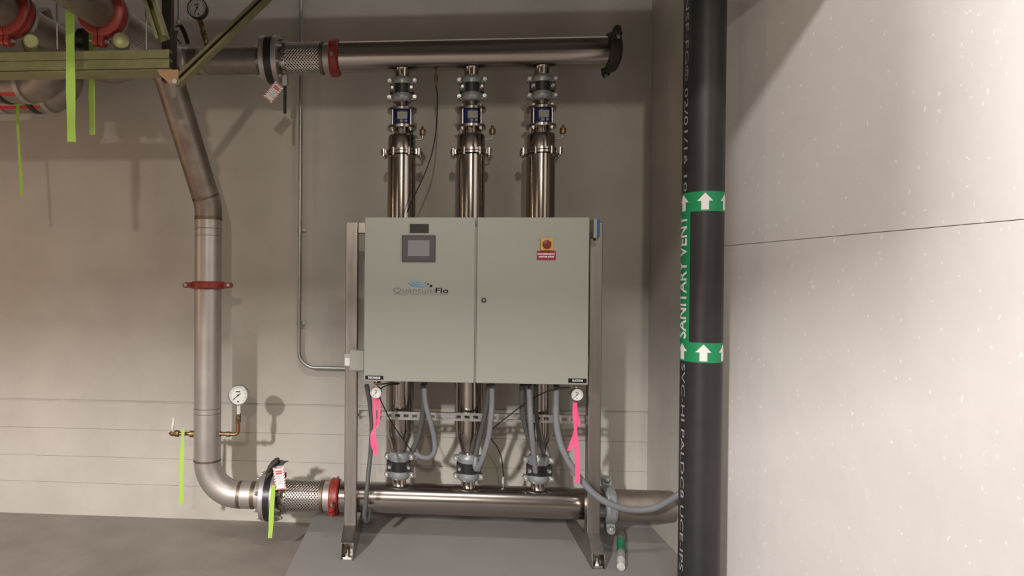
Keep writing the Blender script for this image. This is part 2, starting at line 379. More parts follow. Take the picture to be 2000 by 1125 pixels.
# ------------------------------------------------------------------ frame
DPO = 0.56                                              # post centre depth
def post_x(px, py): return at(px, py, DPO+0.03)
pl, pr = post_x(686, 440), post_x(1163, 440)
pw = 0.066
xl = (at(687, 440, DPO+.03).x+at(684, 1000, DPO+.03).x)/2; xr = (at(1165, 440, DPO+.03).x+at(1160, 1000, DPO+.03).x)/2
ztop = at(687, 434, DPO+.03).z
fr = thing('pump_support_frame', 'brushed stainless square-tube frame carrying the control cabinet, bolted to the pad', 'frame', (0, -DPO, PADZ))
fh = 0.118
def prism_post(x, sgn):
    m = MB(); m.box((x, -DPO, (PADZ+ztop)/2), (pw, 0.06, ztop-PADZ)); return m
for x, sg in ((xl, -1), (xr, 1)):
    prism_post(x, sg).build('post', M['frame'], fr, bevel=0.004)
    v = ray(669, 1094) if sg < 0 else ray(1185, 1112); y0 = -DPO-0.03; y2 = (CAM+v*((PADZ-CAM.z)/v.z)).y; y1 = y2+0.012; zA = at(684, 1026, -y0).z if sg < 0 else at(1160, 1042, -y0).z; zB = at(669, 1060, -y1).z if sg < 0 else at(1178, 1082, -y1).z; y00 = -0.10
    # foot: square tube running forward with its end cut back on a slope, open at the front
    sl = sg*0.008                                        # feet toe out a little
    def fx(y): return x+sl*(-(y-y0))/0.3
    m = MB(); th = 0.004; h = fh
    def quad(a, b_, c, d, n_): 
        pts = [Vector(a), Vector(b_), Vector(c), Vector(d)]; m.poly(pts, th, n_)
    xw = pw/2
    yb = y0+0.06; zt = PADZ+h
    # top plate slopes from the post face to the cut end
    quad((fx(y0)-xw, y0, zA), (fx(y0)+xw, y0, zA), (fx(y1)+xw, y1, zB), (fx(y1)-xw, y1, zB), (0, 0, -1))
    for s2 in (-1, 1):
        m.poly([(fx(y0)+s2*xw, y0, PADZ), (fx(y0)+s2*xw, y0, zA), (fx(y1)+s2*xw, y1, zB), (fx(y2)+s2*xw, y2, PADZ+0.02), (fx(y2)+s2*xw, y2, PADZ)], th, (-s2, 0, 0))
    quad((fx(y0)-xw, y0, PADZ), (fx(y0)+xw, y0, PADZ), (fx(y2)+xw, y2, PADZ), (fx(y2)-xw, y2, PADZ), (0, 0, 1))
    ft = m.build('foot', M['frame'], fr)
    m = MB(); bx, by = fx(y2)-0, y2+0.035
    m.box((bx, by, PADZ+0.007), (0.045, 0.045, 0.006)); m.hexa((bx, by, PADZ+0.010), (bx, by, PADZ+0.024), 0.014); m.cyl((bx, by, PADZ+0.024), (bx, by, PADZ+0.045), 0.007, n=10)
    m.build('anchor_bolt', M['chrome'], ft)
    m = MB(); m.box((x, (y0+0.06+y00)/2-0.0, PADZ+fh/2), (pw, abs(y0+0.06-y00), fh)); m.build('rear_foot', M['frame'], fr, bevel=0.004)
MB().box(((xl+xr)/2, -DPO, ztop-0.03), (xr-xl-pw, 0.058, 0.058)).build('cross_member', M['frame'], fr, bevel=0.003)
MB().box(((xl+xr)/2, -DPO, at(900, 700, .56).z), (xr-xl-pw, 0.058, 0.058)).build('cross_member', M['frame'], fr, bevel=0.003)

# slotted strut rail behind the hoses
z_s = at(920, 815, 0.52).z; hs = 0.041
sx0, sx1 = at(701, 815, .52).x, at(1146, 815, .52).x
rl = thing('slotted_strut_rail', 'bright slotted steel strut rail spanning the frame posts below the cabinet', 'rail', (0, -.52, z_s))
m = MB(); y = -0.52; sl_p = 0.047; n = int((sx1-sx0)/sl_p); sp = (sx1-sx0)/n
for k in (-1, 1):
    m.box(((sx0+sx1)/2, y, z_s+k*(hs/2-0.006)), (sx1-sx0, 0.0025, 0.012)); m.box(((sx0+sx1)/2, y+0.01, z_s+k*hs/2), (sx1-sx0, 0.022, 0.0025))
for i in range(n+1): m.box((sx0+i*sp, y, z_s), (sp*0.42, 0.0025, hs-0.024+0.001))
m.build('slotted_face', M['galv'], rl)
m = MB()
for k in (-1, 1): m.box(((sx0+sx1)/2, y+0.020, z_s+k*(hs/2-0.005)), (sx1-sx0, 0.002, 0.01))
m.build('rear_lip', M['galv'], rl)

# ------------------------------------------------------------------ manifolds
def hcyl_part(parent, name, m_, pxs, py, d, r, prof=None): pass
def xz(px, py, d=DP): p = at(px, py, d); return p
rm = 0.084
zt_m = (at(700, 113, DP).z+at(1180, 100, DP).z)/2
zb_m = (at(740, 972, DP).z+at(1140, 983, DP).z)/2
def P(x, z, d=DP): return Vector((x, -d, z))
um = thing('discharge_manifold', 'long horizontal stainless discharge pipe above the three pump columns', 'pipe', (at(920, 107, DP).x, -DP, zt_m))
x0u, x1u = at(664, 113, DP).x, at(1186, 98, DP).x
MB().cyl(P(x0u, zt_m), P(x1u, zt_m), rm, n=48).build('pipe_run', M['steel'], um)
lm = thing('suction_manifold', 'long horizontal stainless suction pipe under the three pump columns', 'pipe', (at(920, 975, DP).x, -DP, zb_m))
x0l, x1l = at(665, 972, DP).x, at(1180, 983, DP).x
MB().cyl(P(x0l, zb_m), P(x1l, zb_m), rm, n=48).build('pipe_run', M['steel'], lm)
# pump axis positions
PX = [(at(783, 400, .40).x+at(781, 930, .40).x)/2, (at(918.5, 400, .40).x+at(915, 930, .40).x)/2, (at(1055, 400, .40).x+at(1051, 930, .40).x)/2]
DPU = 0.40
zy = lambda py: at(918, py, DPU).z
for x in PX:
    MB().lathe((x, -DP, zt_m-rm*0.9), (0, 0, -1), [(0, 0.046), (0.012, 0.040), (zt_m-rm*0.9-zy(156), 0.037)], 28).build('outlet_stub', M['steel_v'], um)
    MB().lathe((x, -DP, zb_m+rm*0.9), (0, 0, 1), [(0, 0.046), (0.012, 0.040), (zy(934)-zb_m-rm*0.9, 0.037)], 28).build('inlet_stub', M['steel_v'], lm)
# lower manifold continues through a grey coupling to the corner
xe = X_R-0.002
sp_ = thing('suction_feed_pipe', 'dull steel pipe running from the grey coupling into the right corner', 'pipe', ((x1l+xe)/2, -DP, zb_m))
MB().cyl(P(x1l+0.003, zb_m), P(xe, zb_m), rm*0.98, n=40).build('pipe_run', M['stained'], sp_)  # darker stained finish stands in for the shade on this pipe
grooved('grey grooved coupling at the right end of the suction pipe', frame_mtx(P(at(1187, 984, DP).x, zb_m), (1, 0, 0), (0, -0.35, -1)), rm, 0.062, 'clamp')
grooved('dark end coupling capping the right end of the discharge pipe', frame_mtx(P(at(1194, 100, DP).x, zt_m), (1, 0, 0), (0, -0.8, 0.5)), rm, 0.058, 'darksteel')
cp = MB().lathe(P(at(1198, 100, DP).x, zt_m), (1, 0, 0), [(0, rm), (0.02, rm), (0.03, rm*0.85), (0.035, rm*0.3)], 40).build('end_cap', M['darksteel'], um)

# ------------------------------------------------------------------ pump columns (built once, copied)
pc = bpy.data.objects.new('pump_column', None); COL.objects.link(pc); pc.location = (PX[0], -DPU, PADZ)
pc['category'] = 'pump'; pc['group'] = 'vertical stainless pump columns'
pc['label'] = 'left vertical stainless pump column, its casing passing behind the left cabinet door'
L = lambda py: zy(py)-PADZ
def lz(name, m_, prof, n=36): return MB().lathe((0, 0, 0), (0, 0, 1), prof, n).build(name, m_, pc)
rc = 0.0785
lz('casing', M['steel_v'], [(L(843), rc*0.97), (L(836), rc), (L(305), rc)], 48)
lz('reducer', M['steel'], [(L(891), 0.034), (L(882), 0.034), (L(880), 0.042), (L(876), 0.045), (L(872), 0.047), (L(858), 0.062), (L(849), 0.073), (L(843), rc*0.96)], 40)
lz('head', M['steel_v'], [(L(296), rc*0.99), (L(270), rc*0.99), (L(265), rc*0.93), (L(264), 0.045), (L(250), 0.043)], 48)
for a, b_ in ((303.5, 299.2), (297.8, 293.5)):
    fl = lz('flange', M['steel'], [(L(a), 0.076), (L(a), 0.094), (L(b_), 0.094), (L(b_), 0.076)], 48)
for q in (-22, 14, 158, 194, -62, -118, 90):
    front = q in (-62, -118, 90); a = R(q); rr0 = 0.091 if front else 0.104; x, y = rr0*math.cos(a), rr0*math.sin(a); k = 0.5 if front else 1
    lug = MB().lathe((x, y, L(303.5)), (0, 0, 1), [(0, 0.0145*(0.65 if front else 1)), (L(293.5)-L(303.5), 0.0145*(0.65 if front else 1))], 14)
    if not front: lug.box((x*0.93, y*0.93, (L(303.5)+L(293.5))/2), (0.022, 0.022, (L(293.5)-L(303.5))*0.98))
    lug = lug.build('lug', M['steel'], pc)
    b2 = MB(); r2 = 0.0075 if front else 0.0095; h2 = 0.006
    b2.lathe((x, y, L(303.5)), (0, 0, -1), [(0, r2), (h2, r2), (h2+.004, r2*0.6)], 10); b2.lathe((x, y, L(293.5)), (0, 0, 1), [(0, r2), (h2, r2), (h2+.004, r2*0.6)], 10)
    b2.build('bolt', M['chrome'], lug)
# check valve: two plates, blue body, tie rods
for a, b_ in ((218, 213), (252, 247)):
    lz('valve_plate', M['steel'], [(L(a), 0.028), (L(a), 0.082), (L(b_), 0.082), (L(b_), 0.028)], 32)
bv = lz('valve_body', M['blue'], [(L(247), 0.058), (L(218), 0.058)], 36)
MB().box((0.004, -0.0585, (L(222)+L(236))/2), (0.055, 0.004, L(222)-L(236))).build('rating_plate', M['stickr'], bv)
m = MB()
for k in (-0.013, 0.012): m.lathe((0.012+k, -0.057, L(240)), (0, -1, 0), [(0, 0.008), (0.004, 0.008)], 12)
m.build('round_sticker', M['stickr'], bv)
for q in range(4):
    a = R(45+90*q); x, y = 0.071*math.cos(a), 0.071*math.sin(a); m = MB()
    m.cyl((x, y, L(258)), (x, y, L(209)), 0.0065, n=10); m.hexa((x, y, L(256)), (x, y, L(252)), 0.012); m.hexa((x, y, L(213)), (x, y, L(209)), 0.012)
    m.build('tie_rod', M['chrome'], pc)
lz('outlet_nipple', M['steel_v'], [(L(213), 0.042), (L(209), 0.042), (L(207), 0.035), (L(196), 0.035)], 28)
# relief fitting on the right of the head
m = MB(); m.tube(bend([(rc*0.95, -0.01, L(273)), (rc+0.036, -0.012, L(273)), (rc+0.038, -0.012, L(262))], 0.012), 0.0055, 10)
rf = m.build('relief_tube', M['galv'], pc)
MB().lathe((rc+0.038, -0.012, L(265)), (0, 0, 1), [(0, 0.008), (0.004, 0.016), (0.026, 0.018), (0.034, 0.016), (0.037, 0.008), (0.052, 0.006)], 16).build('relief_cap', M['brass'], rf)
labs = ['middle vertical stainless pump column, its casing passing behind the seam of the cabinet doors', 'right vertical stainless pump column, its casing passing behind the right cabinet door']
for i in (1, 2): clone(pc, Matrix.Translation((PX[i], -DPU, PADZ)), labs[i-1])

# clamp couplings: grey clamp, black rubber joint, grey clamp
def clamp_stack(label, c, H, group):
    o = lthing('flexible_clamp_coupling', label, 'coupling', Matrix.Translation(c), group)
    r1, r2 = 0.060, 0.062; h1 = H*0.33
    for k, sg in ((-1, -1), (1, 1)):
        z = k*(H/2-h1/2)
        m = MB(); m.lathe((0, 0, z-h1/2), (0, 0, 1), [(0, 0.038), (0.0, 0.050 if k < 0 else r1), (h1*0.25, r1), (h1*0.5, r1+0.003), (h1*0.75, r1), (h1, r1 if k < 0 else 0.050), (h1, 0.038)], 36)
        for sx in (-1, 1):
            m.box((sx*0.066, -0.008, z), (0.026, 0.034, h1*0.62)); m.lathe((sx*0.070, 0.006, z), (0, -1, 0), [(0, 0.015), (0.03, 0.015), (0.033, 0.012)], 14)
        cpart = m.build('clamp', M['clamp'], o, bevel=0)
        for sx in (-1, 1):
            b2 = MB(); b2.hexa((sx*0.070, -0.027, z), (sx*0.070, -0.040, z), 0.011); b2.cyl((sx*0.070, -0.040, z), (sx*0.070, -0.048, z), 0.006, n=8)
            b2.build('bolt', M['chrome'], cpart)
    m = MB(); m.lathe((0, 0, -H*0.19), (0, 0, 1), [(0, 0.05), (0, r2), (H*0.38, r2), (H*0.38, 0.05)], 36)
    for sx in (-1, 1): m.box((sx*0.052, -0.030, 0), (0.03, 0.04, H*0.36))
    bd = m.build('rubber_joint', M['black'], o)
    for sx in (-1, 1):
        b2 = MB(); b2.lathe((sx*0.053, -0.050, 0), (0, -1, 0), [(0, 0.0125), (0.004, 0.0125), (0.009, 0.008), (0.014, 0.008)], 12); b2.build('bolt', M['chrome'], bd)
    return o
ups = zy(151)-zy(199); dns = zy(885)-zy(937)
proto = clamp_stack('grey and black bolted coupling on top of the left pump column', (PX[0], -DPU, (zy(151)+zy(199))/2), ups, 'couplings above the pump columns')
for i, s_ in ((1, 'middle'), (2, 'right')):
    clone(proto, Matrix.Translation((PX[i], -DPU, (zy(151)+zy(199))/2)), 'grey and black bolted coupling on top of the %s pump column' % s_)
proto = clamp_stack('grey and black bolted coupling at the foot of the left pump column', (PX[0], -DPU, (zy(885)+zy(937))/2), dns, 'couplings below the pump columns')
for i, s_ in ((1, 'middle'), (2, 'right')):
    clone(proto, Matrix.Translation((PX[i], -DPU, (zy(885)+zy(937))/2)), 'grey and black bolted coupling at the foot of the %s pump column' % s_)

# ------------------------------------------------------------------ control cabinet
cxl, cxr = (at(712, 430, DC).x+at(711, 740, DC).x)/2, (at(1151, 430, DC).x+at(1149, 745, DC).x)/2
czt, czb = at(920, 424.5, DC).z, at(920, 748, DC).z
cab = thing('control_cabinet', 'pale grey-green two-door control cabinet with a touch screen, mounted across the frame', 'cabinet', ((cxl+cxr)/2, -DC+.1, czb))
yf = -DC
MB().box(((cxl+cxr)/2, yf+0.115, (czt+czb)/2), (cxr-cxl-0.004, 0.19, czt-czb-0.004)).build('body', M['cab'], cab, bevel=0.004)
xs = at(929, 590, DC).x
dl_ = MB().box(((cxl+xs-0.005)/2, yf+0.01, (czt+czb)/2), (xs-0.005-cxl, 0.02, czt-czb)).build('door', M['cab'], cab, bevel=0.0035)
dr_ = MB().box(((xs+0.005+cxr)/2, yf+0.01, (czt+czb)/2), (cxr-xs-0.005, 0.02, czt-czb)).build('door', M['cab'], cab, bevel=0.0035)
MB().box((xs, yf+0.018, (czt+czb)/2), (0.008, 0.012, czt-czb-0.01)).build('centre_strip', M['cab'], cab)
MB().box((xs, yf+0.006, czt-0.028), (0.012, 0.012, 0.018)).build('latch', M['cabedge'], cab)
def panel(px0, py0, px1, py1, th, d=DC, dy=0.0):
    a, b_ = at(px0, py0, d), at(px1, py1, d); c = (a+b_)/2
    return MB().box((c.x, -d-th/2-dy, c.z), (abs(b_.x-a.x), th, abs(a.z-b_.z))), c
m, c = panel(800.5, 437.5, 837.5, 455, 0.003); npl = m.build('name_plate', M['plate'], dl_, bevel=0.0006)
m, c = panel(785.5, 459.5, 850.5, 511, 0.010); ts = m.build('touch_screen', M['screenframe'], dl_, bevel=0.003)
m, c2 = panel(797, 469.5, 838.5, 500.5, 0.001, dy=0.0102); m.build('display', M['screen'], ts)
m, c2 = panel(788, 462, 848, 508.5, 0.0008, dy=0.0098); m.build('inner_bezel', mat('bezel_face', (0.085, 0.08, 0.09), 0.5, spec=0.3), ts, bevel=0.0002)
ca_ = at(822, 568, DC)
def cx(px): return at(px, 560, DC).x
def cz(py): return at(822, py, DC).z
m = MB(); flat_text(m, 'Quantum', (cx(768), yf-0.0008, cz(567.5)), 0.036, 1.32, align='LEFT'); 
x_ = [v.x for v in m.v]; k = (cx(849)-cx(768))/(max(x_)-min(x_)); mn = min(x_)
m.v = [Vector((cx(768)+(v.x-mn)*k, v.y, v.z)) for v in m.v]; m.build('logo_word', M['logogrey'], dl_, label='thin grey lettering')
m = MB(); flat_text(m, 'Flo', (cx(850), yf-0.0008, cz(567.5)), 0.036, 1.32, align='LEFT', bold=0.0006); x_ = [v.x for v in m.v]; k = (cx(876)-cx(850.5))/(max(x_)-min(x_)); mn = min(x_)
m.v = [Vector((cx(850.5)+(v.x-mn)*k, v.y, v.z)) for v in m.v]; m.build('logo_word', M['ink'], dl_, label='bolder dark lettering')
m = MB(); flat_text(m, 'AN EVOLUTIONARY WAY TO OPTIMIZE', (cx(822), yf-0.0008, cz(575)), 0.0125, 1.0); x_ = [v.x for v in m.v]; k = (cx(876)-cx(769))/(max(x_)-min(x_)); mn = min(x_)
m.v = [Vector((cx(769)+(v.x-mn)*k, v.y, v.z)) for v in m.v]; m.build('logo_slogan', M['logogrey'], dl_)
def swoosh(x0, y0, x1, y1, sag, w0, w1, mt_, dy):        # tapered arc in door coordinates (pixels mapped to the real door plane)
    n = 24; top, bot = [], []
    for i in range(n+1):
        t = i/n; X = x0+(x1-x0)*t; base = y0+(y1-y0)*t+sag*math.sin(math.pi*t**0.62)
        wd = w0*(1-t)**1.4*min(1, 4*t+0.25)+w1; top.append((X, base-wd)); bot.append((X, base+wd*0.6))
    vs = [Vector((cx(a), yf-dy, cz(b_))) for a, b_ in top+bot]
    m.add(vs, [(i, i+1, n+1+i+1, n+1+i) for i in range(n)])
m = MB(); swoosh(796, 550.5, 842, 559.5, 6.0, 2.6, 0.25, None, .0010); m.build('logo_arc', M['logoblue'], dl_)
m = MB(); swoosh(803, 550, 836, 555.5, 3.8, 2.0, 0.2, None, .0011); swoosh(811, 548.5, 830, 552, 2.4, 1.4, 0.15, None, .0012); m.build('logo_arc', M['logoblue'], dl_)
m = MB(); swoosh(799, 551.5, 840, 557.5, 4.8, 1.6, 0.15, None, .0009)
n = 20; vs = [Vector((cx(798+30*i/n), yf-.0009, cz(549.5-3.2*math.sin(math.pi*i/n*0.9)))) for i in range(n+1)]+[Vector((cx(798+30*i/n), yf-.0009, cz(549.9-1.9*math.sin(math.pi*i/n*0.9)))) for i in range(n+1)]
m.add(vs, [(i, i+1, n+2+i, n+1+i) for i in range(n)]); m.build('logo_arc', M['logopale'], dl_)
for (a, b_, r_) in ((842, 558.3, 2.5), (836, 554.8, 1.5), (830.5, 552.3, 0.9)):
    MB().lathe((cx(a), yf-0.0006, cz(b_)), (0, -1, 0), [(0, r_*.00265), (0.0008, r_*.00265)], 18).build('logo_dot', M['ink'], dl_)
p = at(945, 586, DC)
m = MB(); m.lathe((p.x, yf, p.z), (0, -1, 0), [(0, 0.0115), (0.005, 0.0115), (0.005, 0.0075), (0.003, 0.0075)], 24, cap1=False); lk = m.build('lock', M['ink'], dr_)
MB().lathe((p.x, yf-.002, p.z), (0, -1, 0), [(0, 0.0072), (0.003, 0.0072)], 20).build('lock_core', M['chrome'], lk)
m, c = panel(1055.5, 465.5, 1079.5, 489.5, 0.012); sw = m.build('disconnect_switch', M['yellow'], dr_, bevel=0.002)
c = at(1067.5, 477.5, DC); MB().lathe((c.x, yf-0.012, c.z), (0, -1, 0), [(0, 0.0215), (0.012, 0.0195), (0.013, 0.018)], 28).build('knob', M['knobred'], sw)
MB().box((c.x, yf-0.027, c.z), (0.009, 0.008, 0.036), Matrix.Rotation(R(40), 4, 'Y')).build('grip', M['knobred'], sw)
m, c = panel(1048.5, 489.8, 1085.5, 508, 0.002); sg_ = m.build('warning_sign', M['signred'], dr_)
m = MB()
for b_, s_ in ((496.3, 'NON EMERGENCY'), (501.8, 'MOTOR STOP')):
    mm = MB(); fit_text(mm, s_, (at(1067, b_, DC).x, yf-0.0027, at(1067, b_, DC).z), 0.0115, S(1000, DC)*(34 if 'N E' in s_ else 29), 0.0004); m.add(mm.v, mm.f)
m.build('lettering', M['white'], sg_)
for (q, s_, d_) in (((713.5, 733.5, 748.5, 741.5), 'DISCHARGE', dl_), ((1110, 739, 1145.5, 748), 'SUCTION', dr_)):
    a, b_, cc, dd = q
    dz = (czb+0.004)-at((a+cc)/2, dd-0.0, DC).z
    m, c = panel(a, b_, cc, dd, 0.002)
    if dz > 0: m.v = [v+Vector((0, 0, dz)) for v in m.v]; c = c+Vector((0, 0, dz))
    o = m.build('name_label', M['ink'], d_, label='black label with white capitals')
    m = MB(); fit_text(m, s_, (c.x, yf-0.0026, c.z), 0.0135, 0.0017*(a*0+S(1000, DC)/0.0017)*(24 if 'D' in s_ else 20), 0.0004); m.build('lettering', M['white'], o)
# side junction box, cable connector, blue side fitting, cable glands
m, c = panel(686, 682, 713, 721, 0.06, d=0.70); m.build('junction_box', M['cab'], cab, bevel=0.003)
m, c = panel(674, 690, 687, 713, 0.045, d=0.70); m.build('conduit_fitting', M['galv'], cab, bevel=0.003)
m, c = panel(676, 697, 685.5, 712, 0.003, d=0.70, dy=0.045); m.build('fitting_cover', M['dial'], cab)
m, c = panel(695, 722.5, 712, 726, 0.02, d=0.69); m.build('bracket', M['galv'], cab)
m, c = panel(1157, 430.5, 1164.5, 465, 0.07, d=0.66); m.build('side_fan', M['bluebox'], cab, bevel=0.003)
m, c = panel(1151.5, 430, 1157.5, 467, 0.08, d=0.66); m.build('side_flange', M['cab'], cab, bevel=0.002)
m, c = panel(1158, 465, 1164, 470.5, 0.05, d=0.66); m.build('side_socket', M['olive'], cab, bevel=0.002)
for px in (829, 961, 1032.5, 1087):
    q = at(px, 748, 0.68); m = MB()
    m.lathe((q.x, -0.68, czb+0.004), (0, 0, -1), [(0, 0.021), (0.008, 0.021), (0.008, 0.017), (0.03, 0.016), (0.034, 0.013)], 20); m.build('cable_gland', M['black'], cab)

# ------------------------------------------------------------------ hoses and cables
def hose(name, label, pts, r, m_, cat='hose', group=None, n=12, k=8):
    q = [at(a, b_, d) for a, b_, d in pts]
    o = MB().tube(smooth(q, k), r, n).build(name, m_, sharp=60); tag(o, label, cat, group); return o
gh = 'grey flexible motor hoses'
hose('motor_hose', 'light grey flexible hose looping from under the left door to the left pump', [(829, 758, .68), (830, 775, .68), (834, 800, .67), (842, 828, .65), (848, 855, .62), (849, 880, .60), (840, 893, .57), (825, 893, .53), (808, 884, .49)], 0.0135, M['greyhose'], group=gh)
hose('motor_hose', 'light grey flexible hose dropping past the middle pump into its foot', [(961, 758, .68), (961, 785, .68), (959, 815, .67), (955, 850, .64), (946, 885, .61), (937, 908, .57), (930, 916, .54), (928, 905, .52), (929, 893, .51)], 0.0145, M['greyhose'], group=gh)
hose('motor_hose', 'light grey flexible hose hanging straight in front of the right pump', [(1033.5, 760, .68), (1035, 790, .68), (1037, 830, .67), (1041, 870, .63), (1044, 900, .58), (1046, 921, .54)], 0.0145, M['greyhose'], group=gh)
hose('motor_hose', 'dark hose hugging the right side of the left pump casing', [(826, 752, .60), (827, 790, .58), (823, 830, .55), (814, 862, .52), (803, 884, .50)], 0.0150, M['darkhose'], group=gh)
hose('motor_hose', 'dark hose between the middle pump casing and its light grey hose', [(954, 752, .60), (951, 790, .58), (943, 830, .55), (935, 862, .52), (929, 890, .505)], 0.0135, M['darkhose'], group=gh)
hose('motor_hose', 'dark hose at the left of the right pump, behind the light hose', [(1020, 752, .60), (1020, 790, .57), (1024, 825, .54), (1032, 855, .51), (1038, 878, .49)], 0.0145, M['darkhose'], group=gh)
hose('motor_hose', 'short dark hose crossing the right pump reducer', [(1046, 752, .58), (1047, 800, .56), (1051, 840, .52), (1056, 865, .50), (1062, 882, .49)], 0.0120, M['darkhose'], group=gh)
hose('supply_hose', 'long dark grey hose sweeping from the cabinet across the right post to the black pipe', [(1087, 758, .68), (1086, 790, .68), (1087, 830, .68), (1096, 870, .68), (1113, 905, .68), (1135, 937, .68), (1162, 966, .68), (1195, 986, .68), (1235, 996, .66), (1275, 993, .64), (1305, 979, .62), (1328, 964, .61), (1344, 951, -atx(1344, 951, X_R-0.019).y)], 0.0165, M['greyhose'], n=16)
hose('drain_hose', 'dark green-grey hose hanging behind the left gauge down to the pad', [(716, 752, .66), (722, 785, .63), (726, 830, .60), (724, 880, .58), (719, 930, .60), (715, 975, .62), (712, 1005, .61), (715, 1017, .59), (720, 1012, .57), (722, 995, .54)], 0.0125, M['darkhose'])
hose('sensor_cable', 'thin black cable from the left gauge down to the left pump foot', [(735, 752, .74), (755, 749, .70), (776, 748, .66), (778, 750, .64), (757, 752, .66), (744, 760, .68), (742, 776, .68), (752, 800, .66), (768, 830, .62), (787, 858, .57), (803, 880, .52), (808, 887, .49)], 0.0032, M['black'], 'cable', n=8)
hose('sensor_cable', 'thin black cable sloping from the right gauge to the suction pipe', [(1114, 757, .76), (1090, 759, .72), (1060, 768, .68), (1030, 785, .62), (1000, 807, .58), (965, 835, .56), (957, 846, .56), (960, 858, .56), (970, 872, .53), (979, 893, .48), (982, 915, .44), (983, 930, .42)], 0.0032, M['black'], 'cable', n=8)
hose('sensor_cable', 'thin black cable curving down from the discharge pipe behind the cabinet', [(851, 166, .40), (854, 185, .41), (854, 215, .43), (851, 260, .45), (842, 305, .46), (825, 350, .46), (808, 385, .48), (795, 415, .52)], 0.0032, M['black'], 'cable', n=8)
for (px, py, d, sgn, lb, zb0) in ((851.5, 152, .40, 1, 'small brass fitting hanging under the discharge pipe', None), (983, 938, .40, -1, 'small steel fitting standing on the suction pipe', None)):
    q = at(px, py, d); o = thing('cable_fitting', lb, 'fitting', q)
    z1 = (zt_m-rm) if sgn > 0 else (zb_m+rm)
    mm = M['brass'] if sgn > 0 else M['galv']
    MB().cyl((q.x, -d, z1-sgn*(-0.01)), (q.x, -d, q.z), 0.005, n=10).build('nipple', mm, o)
    MB().hexa((q.x, -d, q.z+0.016), (q.x, -d, q.z-0.018), 0.0115).build('hex_body', mm, o)
    MB().cyl((q.x, -d, q.z), (q.x, -d, q.z-sgn*0.045), 0.006, n=10).build('nut', mm, o)

# ------------------------------------------------------------------ left riser
xr_ = (at(407, 430, DP).x+at(405, 890, DP).x)/2; rr = 0.0765
zlo = (at(480, 966, DP).z+at(500, 967, DP).z)/2
top1 = Vector((xr_, -DP, at(405, 412, DP).z))
rs = thing('riser_pipe', 'thick stained steel riser bending up the wall left of the conduit', 'pipe', (xr_, -DP, zlo))
xfl = at(512, 967, DP).x
vtx = Vector((xr_, -DP, zlo))
ztopv = at(407, 427, DP).z; zeb = at(405, 898, DP).z
MB().cyl((xr_, -DP, zeb), (xr_, -DP, ztopv), rr, n=40).build('vertical_run', M['pickled'], rs)
xel = at(466, 966, DP).x
rb = zeb-zlo
el = [Vector((xr_, -DP, zeb))]; 
for i in range(1, 15):
    t = i/14*math.pi/2; el.append(Vector((xr_+(xel-xr_)*(1-math.cos(t)), -DP, zeb-rb*math.sin(t))))
MB().tube(el, rr*1.0, 40).build('lower_elbow', M['pickled'], rs)
MB().cyl((xel, -DP, zlo), (xfl, -DP, zlo), rr, n=40).build('horizontal_run', M['pickled'], rs)
for a, b_ in ((zeb-0.004, zeb+0.008), (ztopv-0.010, ztopv+0.010)):
    MB().lathe((xr_, -DP, a), (0, 0, 1), [(0, rr), (0.001, rr*1.025), (b_-a-.001, rr*1.025), (b_-a, rr)], 40).build('weld_seam', M['weld'], rs)
for px, w_ in ((470, 6), (497, 8)):
    x = at(px, 966, DP).x; MB().lathe((x-w_*.0015, -DP, zlo), (1, 0, 0), [(0, rr), (0.001, rr*1.012), (w_*.003, rr*1.012), (w_*.003+.001, rr)], 40).build('weld_seam', M['weld'], rs)
for py in (447, 461, 796, 806):
    z = at(406, py, DP).z; MB().lathe((xr_, -DP, z-.0015), (0, 0, 1), [(0, rr), (0.0005, rr*1.008), (0.0025, rr*1.008), (0.003, rr)], 40).build('roll_mark', M['weld'], rs)
pA = [Vector((xr_, -DP, ztopv)), at(407, 402, DP), at(332, 158, .62), at(308, 112, .66), at(262, 122, .58), at(214, 142, .50), at(22, 26, 1.17), at(22, 26, 1.17)*1.55-at(214, 142, .50)*0.55]
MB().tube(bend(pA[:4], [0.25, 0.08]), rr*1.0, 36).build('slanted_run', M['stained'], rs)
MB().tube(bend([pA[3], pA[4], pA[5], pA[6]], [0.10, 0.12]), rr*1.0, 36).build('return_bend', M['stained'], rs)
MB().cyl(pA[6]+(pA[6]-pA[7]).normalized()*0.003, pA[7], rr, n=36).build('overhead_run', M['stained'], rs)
wj = at(405, 388, DP+.01); dd = (pA[2]-pA[1]).normalized()
MB().lathe(pA[1]+dd*0.055-dd*.008, dd, [(0, rr), (0.001, rr*1.02), (0.012, rr*1.02), (0.013, rr)], 36).build('weld_seam', M['weld'], rs)
grooved('red grooved coupling halfway up the vertical riser', frame_mtx((xr_, -DP, at(407, 557, DP).z), (0, 0, 1), (1, 0.12, 0)), rr, 0.044)

